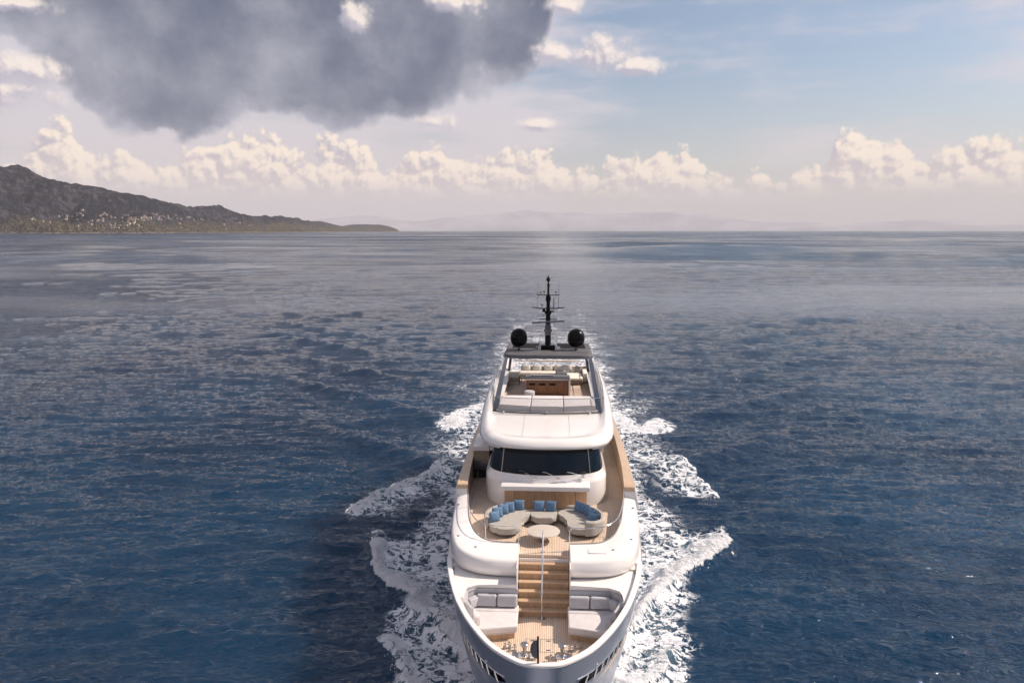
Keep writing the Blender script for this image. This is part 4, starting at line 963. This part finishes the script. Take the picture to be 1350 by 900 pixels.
# flybridge sofa
loc = (.5, 30.2, FD); t = empty('corner_sofa', loc, 'long cream corner sofa at the aft end of the flybridge', 'sofa')
def bx(name, m, *a, bev=.05): return MB().box(*a, bev, 3).build(name, m, t, rel=loc)
bx('seat_base', BROWNF, -1.95, .55, 29.75, 30.95, FD + .05, 8.86); bx('seat_cushion', CREAMF, -1.93, .55, 29.72, 30.8, 8.865, 9.03)
bx('seat_base', BROWNF, .58, 2.1, 29.75, 30.95, FD + .05, 8.86); bx('seat_cushion', CREAMF, .58, 2.1, 29.72, 30.8, 8.865, 9.03)
bx('backrest', CREAMF, -1.95, 2.62, 30.97, 31.2, FD + .05, 9.30); bx('side_arm', CREAMF, 2.32, 2.62, 28.5, 30.95, FD + .05, 9.25)
bx('chaise_base', BROWNF, 1.28, 2.28, 27.75, 29.7, FD + .05, 8.92); bx('chaise_cushion', CREAMF, 1.25, 2.28, 27.72, 29.7, 8.925, 9.06)
cc_ = cushion_mesh('c', .62, .40, .18, CREAMF).build('cushion', CREAMF, None); G2 = 'cream cushions on the flybridge sofa'
for x, s in ((-1.55, 'leftmost of the row'), (-.78, 'second from the left'), (0.0, 'middle one of the row'), (.72, 'second from the right'), (1.32, 'rightmost plain one')):
    place_cushion(cc_, (x, 30.62, 9.03), 0, -.3, 'cream cushion leaning on the flybridge sofa, ' + s, 'cushion', G2)
STR = bpy.data.materials.new('striped_fabric'); STR.use_nodes = True; q = NT(STR.node_tree); b = q.n['Principled BSDF']; tcn = q.n.new('ShaderNodeTexCoord')
xx_, yy_, zz_ = q.sep(tcn.outputs['Object']); f_ = q.math('FRACT', q.math('MULTIPLY', zz_, 9.)); q.l.new(q.mix(q.math('GREATER_THAN', f_, .55), (.66, .60, .50), (.16, .13, .11)), b.inputs['Base Color']); b.inputs['Roughness'].default_value = .9
cs_ = cushion_mesh('c', .6, .5, .2, STR).build('cushion', STR, None)
place_cushion(cs_, (1.95, 29.9, 9.05), -.7, -.55, 'brown and cream striped cushion in the corner of the flybridge sofa', 'cushion', None)
# armchair, stool, side table
loc = (-2.25, 27.9, FD); t = empty('armchair', loc, 'low brown armchair with dark frame at the left of the flybridge', 'armchair')
bx('seat', BROWNF, -2.58, -1.95, 27.6, 28.3, 8.78, 8.96); bx('backrest', CREAMF, -2.58, -1.95, 28.25, 28.4, 8.9, 9.34)
mb = MB()
for x in (-2.62, -1.91):
    mb.tube([(x, 27.6, FD), (x, 27.6, 9.16), (x, 28.4, 9.2), (x, 28.5, 9.35), (x, 28.5, FD)], .02, 6)
for k in range(5): mb.tube([(-2.5 + k * .12, 28.45, 8.9), (-2.5 + k * .12, 28.45, 9.35)], .012, 6)
mb.build('frame', NAVY, t, rel=loc)
loc = (-1.12, 23.9, FD); t = empty('stool', loc, 'pale grey padded stool in front of the wooden bar', 'stool')
MB().lathe([(.30, .0), (.33, .06), (.33, .26), (.27, .31), (.01, .32)], (-1.12, 23.9, FD + .1), 28).build('seat', GREYF, t, rel=loc)
MB().lathe([(.24, 0), (.24, .03), (.05, .05), (.05, .1)], (-1.12, 23.9, FD), 20).build('foot', DSTEEL, t, rel=loc)
loc = (-1.62, 28.4, FD); t = empty('side_table', loc, 'small cream side table between armchair and flybridge sofa', 'table')
bx('table_top', CREAMF, -1.85, -1.4, 28.15, 28.6, 8.96, 9.0, bev=.01)
for (x, y) in ((-1.8, 28.2), (-1.45, 28.2), (-1.8, 28.55), (-1.45, 28.55)): MB().tube([(x, y, FD), (x, y, 8.96)], .015, 6).build('leg', NAVY, t, rel=loc)
# ================================================================== COAST
def polar(u, dist):
    """ground point seen in pixel column u at a horizontal distance"""
    a = math.atan2((u - 675) / 1000 * 1.0, math.cos(PITCH)); return CAM[0] + dist * (math.sin(a) * RT[0] + math.cos(a) * FH[0]), CAM[1] + dist * (math.sin(a) * RT[1] + math.cos(a) * FH[1])
SIL = [(-420, 262), (-300, 250), (-200, 236), (-110, 240), (-40, 228), (-12, 222), (0, 220), (12, 219.5), (28, 222), (45, 219.5), (56, 224), (70, 232), (85, 237), (110, 241), (140, 247), (170, 253.5), (200, 259), (220, 264.5), (250, 271), (282, 272.6), (291, 270.6), (301, 271.7), (312, 277.5), (331, 283.3), (342, 285), (357, 284.6), (379, 285.4), (400, 288), (420, 292.5), (433, 296.8), (443, 301), (455, 304.3)]
COAST = [(-420, 4700), (0, 4800), (100, 5000), (180, 5300), (260, 6000), (340, 7000), (400, 8200), (455, 9800)]
def rel(v, tab): return np.interp(v, [t[0] for t in tab], [t[1] for t in tab])
def build_land():
    us = np.concatenate([np.arange(-420, 0, 6), np.arange(0, 456, .8)]); ts = np.concatenate([np.linspace(0, .25, 60), np.linspace(.25, 1, 90)[1:], np.linspace(1, 1.9, 14)[1:]])
    U, T = np.meshgrid(us, ts, indexing='ij')
    sil = rel(U, SIL) + (fbm(U / 7, U * 0, 4, 5) - .5) * 2.4
    cosu = np.cos(np.arctan2((U - 675) / 1000, math.cos(PITCH)))
    D0 = rel(U, COAST) / cosu * (1 + .03 * (fbm(U / 22, U * 0 + 3, 4, 8) - .5)); H_px = (304 - sil) / 1000. * cosu
    ridge = 1500 * np.clip(H_px / .08, .22, 1) 
    DR = D0 + ridge; ZR = CAM[2] + np.maximum(H_px, 0.0) * DR
    D = D0 + ridge * T
    low = np.clip(60 * (T / .12) ** .8, 0, 1e9)
    a = np.where(T < 1, .18 * sstep(T, 0, .12) + .82 * np.clip((T - .1) / .9, 0, 1) ** 1.25, 1 - .8 * (T - 1) ** 1.3)
    small_ = np.clip(ZR / 200, 0, 1); a = np.where(T < 1, a * small_ + (1 - small_) * np.sin(np.clip(T, 0, 1) * math.pi / 2) ** .8, a)
    X = np.zeros_like(U); Y = np.zeros_like(U)
    aa = np.arctan2((U - 675) / 1000, math.cos(PITCH)); X = CAM[0] + D * (np.sin(aa) * RT[0] + np.cos(aa) * FH[0]); Y = CAM[1] + D * (np.sin(aa) * RT[1] + np.cos(aa) * FH[1])
    rav = np.abs(fbm(X / 420, Y / 900, 4, 21) - .5) * 2; n2 = fbm(X / 130, Y / 130, 4, 22) - .5; n3 = fbm(X / 32, Y / 32, 3, 23) - .5
    amp = ZR * sstep(T, 0, .2) * (1 - sstep(T, .75, 1.0) * .93)
    Z = ZR * a + amp * (.62 * (rav - .3) + .26 * n2) + (16 * n3 + 22 * n2) * sstep(T, .0, .05)
    Z = np.where(T > 0, np.maximum(Z, 1.5 + 5 * T), -3)
    Z = np.where(T > 1.5, Z * (1.9 - T) / .4, Z)
    top = ((Z - CAM[2]) / D).max(axis=1) * 1000; want = np.maximum(H_px[:, 0] * 1000, .3); k = np.where(top > want, (want / np.maximum(top, .1)), 1.)
    Z = np.where(Z > CAM[2], CAM[2] + (Z - CAM[2]) * k[:, None], Z)
    nU, nT = U.shape; idx = np.arange(nU * nT).reshape(nU, nT)
    F = np.stack([idx[:-1, :-1], idx[1:, :-1], idx[1:, 1:], idx[:-1, 1:]], -1).reshape(-1, 4)
    me = bpy.data.meshes.new('coastal_mountain'); me.from_pydata(np.stack([X, Y, Z], -1).reshape(-1, 3).tolist(), [], F.tolist())
    me.polygons.foreach_set('use_smooth', [True] * len(F))
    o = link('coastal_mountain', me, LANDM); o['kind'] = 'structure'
    return us, ts, X, Y, Z
def land_mat():
    m = bpy.data.materials.new('hillside'); m.use_nodes = True; q = NT(m.node_tree); b = q.n['Principled BSDF']
    g = q.n.new('ShaderNodeNewGeometry'); P_ = g.outputs['Position']; x, y, z = q.sep(P_)
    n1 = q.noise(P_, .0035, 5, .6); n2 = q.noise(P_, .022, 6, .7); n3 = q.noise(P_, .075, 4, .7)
    shaded_scrub = q.mix(q.ramp(n3, .35, .65), (.009, .011, .019), (.022, .022, .031))
    shaded_rock = q.mix(n2, (.055, .051, .065), (.095, .086, .098))
    c = q.mix(q.ramp(q.math('ADD', n2, q.math('MULTIPLY', n1, .5)), .76, .84), shaded_scrub, shaded_rock)  # cloud shade on the mountain is painted into both colours mixed here
    # dry olive terraces low on the slope, left without the painted cloud shade
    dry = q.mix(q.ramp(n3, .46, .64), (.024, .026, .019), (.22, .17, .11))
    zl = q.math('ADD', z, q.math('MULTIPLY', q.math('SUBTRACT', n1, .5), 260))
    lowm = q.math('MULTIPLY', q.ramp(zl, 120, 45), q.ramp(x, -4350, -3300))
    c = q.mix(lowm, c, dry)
    # bare cliff at the shore
    c = q.mix(q.math('MULTIPLY', q.ramp(z, 9, 4), q.ramp(n2, .42, .56)), c, (.24, .20, .17))
    q.l.new(c, b.inputs['Base Color']); b.inputs['Roughness'].default_value = .95; b.inputs['Specular IOR Level'].default_value = .1
    q.l.new(q.bump(q.math('ADD', q.math('MULTIPLY', n2, 2.), n3), 1., 18.), b.inputs['Normal'])
    return m
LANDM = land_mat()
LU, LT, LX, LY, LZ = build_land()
def island(name, sil, dist, depth, seed, m, n=90):
    u0, u1 = sil[0][0], sil[-1][0]; us = np.linspace(u0, u1, n); ts = np.linspace(0, 2, 40)
    U, T = np.meshgrid(us, ts, indexing='ij'); cosu = np.cos(np.arctan2((U - 675) / 1000, math.cos(PITCH))); h = np.maximum((304.2 - rel(U, sil)) / 1000., 0) * cosu ; D = dist + depth * T
    ZR = h * (dist + depth) + CAM[2] * sstep(h, 0, .002)
    Z = ZR * np.sin(np.clip(T / 2, 0, 1) * math.pi) ** .8
    aa = np.arctan2((U - 675) / 1000, math.cos(PITCH)); X = CAM[0] + D * (np.sin(aa) * RT[0] + np.cos(aa) * FH[0]); Y = CAM[1] + D * (np.sin(aa) * RT[1] + np.cos(aa) * FH[1])
    s_ = dist / 30.
    Z = Z * (1 + .35 * (fbm(X / s_, Y / s_, 5, seed) - .5)) - 2
    nU, nT = U.shape; idx = np.arange(nU * nT).reshape(nU, nT)
    F = np.stack([idx[:-1, :-1], idx[1:, :-1], idx[1:, 1:], idx[:-1, 1:]], -1).reshape(-1, 4)
    me = bpy.data.meshes.new(name); me.from_pydata(np.stack([X, Y, Z], -1).reshape(-1, 3).tolist(), [], F.tolist()); me.polygons.foreach_set('use_smooth', [True] * len(F))
    o = link(name, me, m); o['kind'] = 'structure'
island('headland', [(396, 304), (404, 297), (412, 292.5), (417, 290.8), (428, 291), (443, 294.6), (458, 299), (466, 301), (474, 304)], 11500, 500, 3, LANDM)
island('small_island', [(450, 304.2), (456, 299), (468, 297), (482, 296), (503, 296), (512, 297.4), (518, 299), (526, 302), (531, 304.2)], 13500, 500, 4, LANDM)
FARM = mat('far_hill', (.36, .34, .36), .95, var=.3, vscale=.0004, spec=.05)
island('far_mountains', [(380, 300), (420, 292), (450, 288), (480, 283), (520, 290), (560, 292), (590, 288), (640, 284), (670, 281), (700, 280), (740, 282), (790, 283), (840, 282), (880, 281), (915, 283), (950, 288), (985, 292), (1030, 293), (1060, 294), (1100, 297), (1150, 293), (1190, 291), (1230, 291), (1270, 294), (1310, 297), (1400, 296), (1500, 299)], 52000, 4000, 6, FARM, 400)
# houses, built once per kind and copied
def house_kind(name, w, d, h, roofc, wallc):
    t = bpy.data.objects.new(name, None); COL.objects.link(t)
    MB().box(-w / 2, w / 2, -d / 2, d / 2, -4, h).build('wall', wallc, t)
    if roofc is TERRA:
        MB()._add  # hipped roof
        mb = MB(); mb._add([(-w / 2 - .5, -d / 2 - .5, h), (w / 2 + .5, -d / 2 - .5, h), (w / 2 + .5, d / 2 + .5, h), (-w / 2 - .5, d / 2 + .5, h), (-w / 4, 0, h + 2.6), (w / 4, 0, h + 2.6)], [(3, 2, 1, 0), (0, 1, 5, 4), (1, 2, 5), (2, 3, 4, 5), (3, 0, 4)]); mb.build('roof', roofc, t)
    else:
        MB().box(-w / 2 - .2, w / 2 + .2, -d / 2 - .2, d / 2 + .2, h, h + .6).build('roof', roofc, t)
    mb = MB()
    for k in range(3): mb.box(-w / 2 + w * (k + .5) / 3 - .8, -w / 2 + w * (k + .5) / 3 + .8, -d / 2 - .05, -d / 2 + .1, h - 2.6, h - 1)
    mb.build('windows', DARKIN, t)
    return t
TERRA = mat('terracotta', (.36, .17, .10), .9, var=.2, vscale=.3)
HW = mat('house_white', (.42, .38, .34), .9, var=.06, vscale=.2); HC = mat('house_cream', (.38, .31, .25), .9, var=.08, vscale=.2); HP = mat('house_pink', (.36, .26, .21), .9, var=.08, vscale=.2)
kinds = [house_kind('villa', 17, 11, 7, HW, HW), house_kind('villa', 15, 12, 7, TERRA, HW), house_kind('villa', 21, 12, 9, TERRA, HC), house_kind('villa', 13, 11, 6, HC, HC), house_kind('villa', 19, 12, 10, TERRA, HP)]
KL = ['small white flat roofed villa on the hillside below the mountain', 'white villa with a terracotta roof on the hillside below the mountain', 'large cream house with a terracotta roof on the hillside below the mountain', 'small sandy coloured flat roofed house on the hillside below the mountain', 'pink tall house with a terracotta roof on the hillside below the mountain']
used = [False] * 5; r = np.random.RandomState(3); cnt = 0
spots = []
for (uc, vc, su, sv, n_) in ((100, 294, 16, 3.0, 9), (135, 288, 16, 2.6, 12), (160, 293, 20, 3, 26), (190, 291, 12, 2.2, 22), (220, 289, 14, 2.2, 20), (250, 290, 14, 2.2, 10), (60, 292, 14, 2.0, 4), (170, 299, 20, 1.2, 10), (310, 296, 24, 3, 8), (420, 301, 8, 1.0, 6)):
    for k in range(n_): spots.append((r.normal(uc, su), r.normal(vc, sv)))
for (u, v) in spots:
    i = int(np.argmin(np.abs(LU - u)))
    colz = LZ[i]; D = np.hypot(LX[i] - CAM[0], LY[i] - CAM[1]); vv = 304 - (colz - CAM[2]) / D * 1000
    ok = [j for j in range(2, len(LT)) if LT[j] < .7 and vv[j] <= v]
    if not ok: continue
    j = ok[0]; k = int(r.choice(5, p=[.34, .24, .14, .18, .10]))
    src = kinds[k]; o = src if not used[k] else copy_tree(src)
    used[k] = True; sc_ = .6 + .55 * r.rand()
    o.location = (LX[i, j], LY[i, j], LZ[i, j]); o.rotation_euler.z = YAW + R(35) * (r.rand() - .5); o.scale = (sc_, sc_, .8 + .3 * r.rand())
    tag(o, KL[k], 'house', 'houses of the hillside village')
# lighthouse tower and two sailing boats close to the shore
x, y = polar(421, 9250); i = int(np.argmin(np.abs(LU - 421))); zt = LZ[i].max() * .8
t = empty('lighthouse', (x, y, 15), 'tiny pale lighthouse tower on the end of the long headland', 'lighthouse')
MB().lathe([(4, -10), (4, 2), (2.6, 3), (2.2, 26), (3.2, 26.5), (3.2, 27.5), (.1, 27.6)], (0, 0, 0), 12).build('tower', HW, t)
MB().lathe([(1.6, 27.6), (1.6, 31), (2, 31.2), (.1, 33)], (0, 0, 0), 12).build('lantern', HC, t)
def sailboat(u, dist, label, L=13):
    x, y = polar(u, dist); t = empty('sailing_boat', (x, y, 0), label, 'sailing boat', 'sailing boats off the village', rz=.4)
    MB().loft([[(-L / 2, 0, 1.4), (-L / 2, 0, .5)], [(-L / 4, -1.6, 1.3), (-L / 4, -1.0, 0)], [(L / 4, -1.8, 1.2), (L / 4, -1.2, 0)], [(L / 2, -1.2, 1.2), (L / 2, -.8, .3)], [(L / 2, 1.2, 1.2), (L / 2, .8, .3)], [(L / 4, 1.8, 1.2), (L / 4, 1.2, 0)], [(-L / 4, 1.6, 1.3), (-L / 4, 1.0, 0)], [(-L / 2, 0, 1.4), (-L / 2, 0, .5)]], closed=False).build('hull', HW, t)
    MB().box(-L * .35, L * .4, -1.2, 1.2, 1.1, 1.7, .2).build('deckhouse', HW, t)
    MB().tube([(-.5, 0, 1), (-.5, 0, 17)], .12, 6).build('mast', HW, t)
    mb = MB(); mb._add([(-.3, 0, 2.6), (5.5, .2, 2.8), (-.3, 0, 16.5), (2.4, .5, 8), (-.3, .08, 2.6), (5.5, .28, 2.8), (-.3, .08, 16.5), (2.4, .58, 8)], [(0, 1, 3), (1, 2, 3), (2, 0, 3), (5, 4, 7), (6, 5, 7), (4, 6, 7)]); mb.build('sail', HW, t)
sailboat(155.5, 4700, 'tiny sailing boat with raised white sail before the left part of the village')
sailboat(192, 4800, 'tiny white sailing boat just right of the other one off the village', 16)
# ================================================================== HAZE
HZ = 59000
mb = MB().box(-HZ, HZ, -3000, HZ, -4, 1900); hz = mb.build('haze', None, None, smooth=False)
hm = bpy.data.materials.new('haze'); hm.use_nodes = True; hm.node_tree.nodes.clear()
pv = hm.node_tree.nodes.new('ShaderNodeVolumePrincipled'); ho_ = hm.node_tree.nodes.new('ShaderNodeOutputMaterial'); hm.node_tree.links.new(pv.outputs[0], ho_.inputs['Volume'])
pv.inputs['Color'].default_value = (.88, .88, .96, 1); pv.inputs['Density'].default_value = 2.3e-5; pv.inputs['Anisotropy'].default_value = 0.
hz.data.materials.append(hm); hz['kind'] = 'stuff'
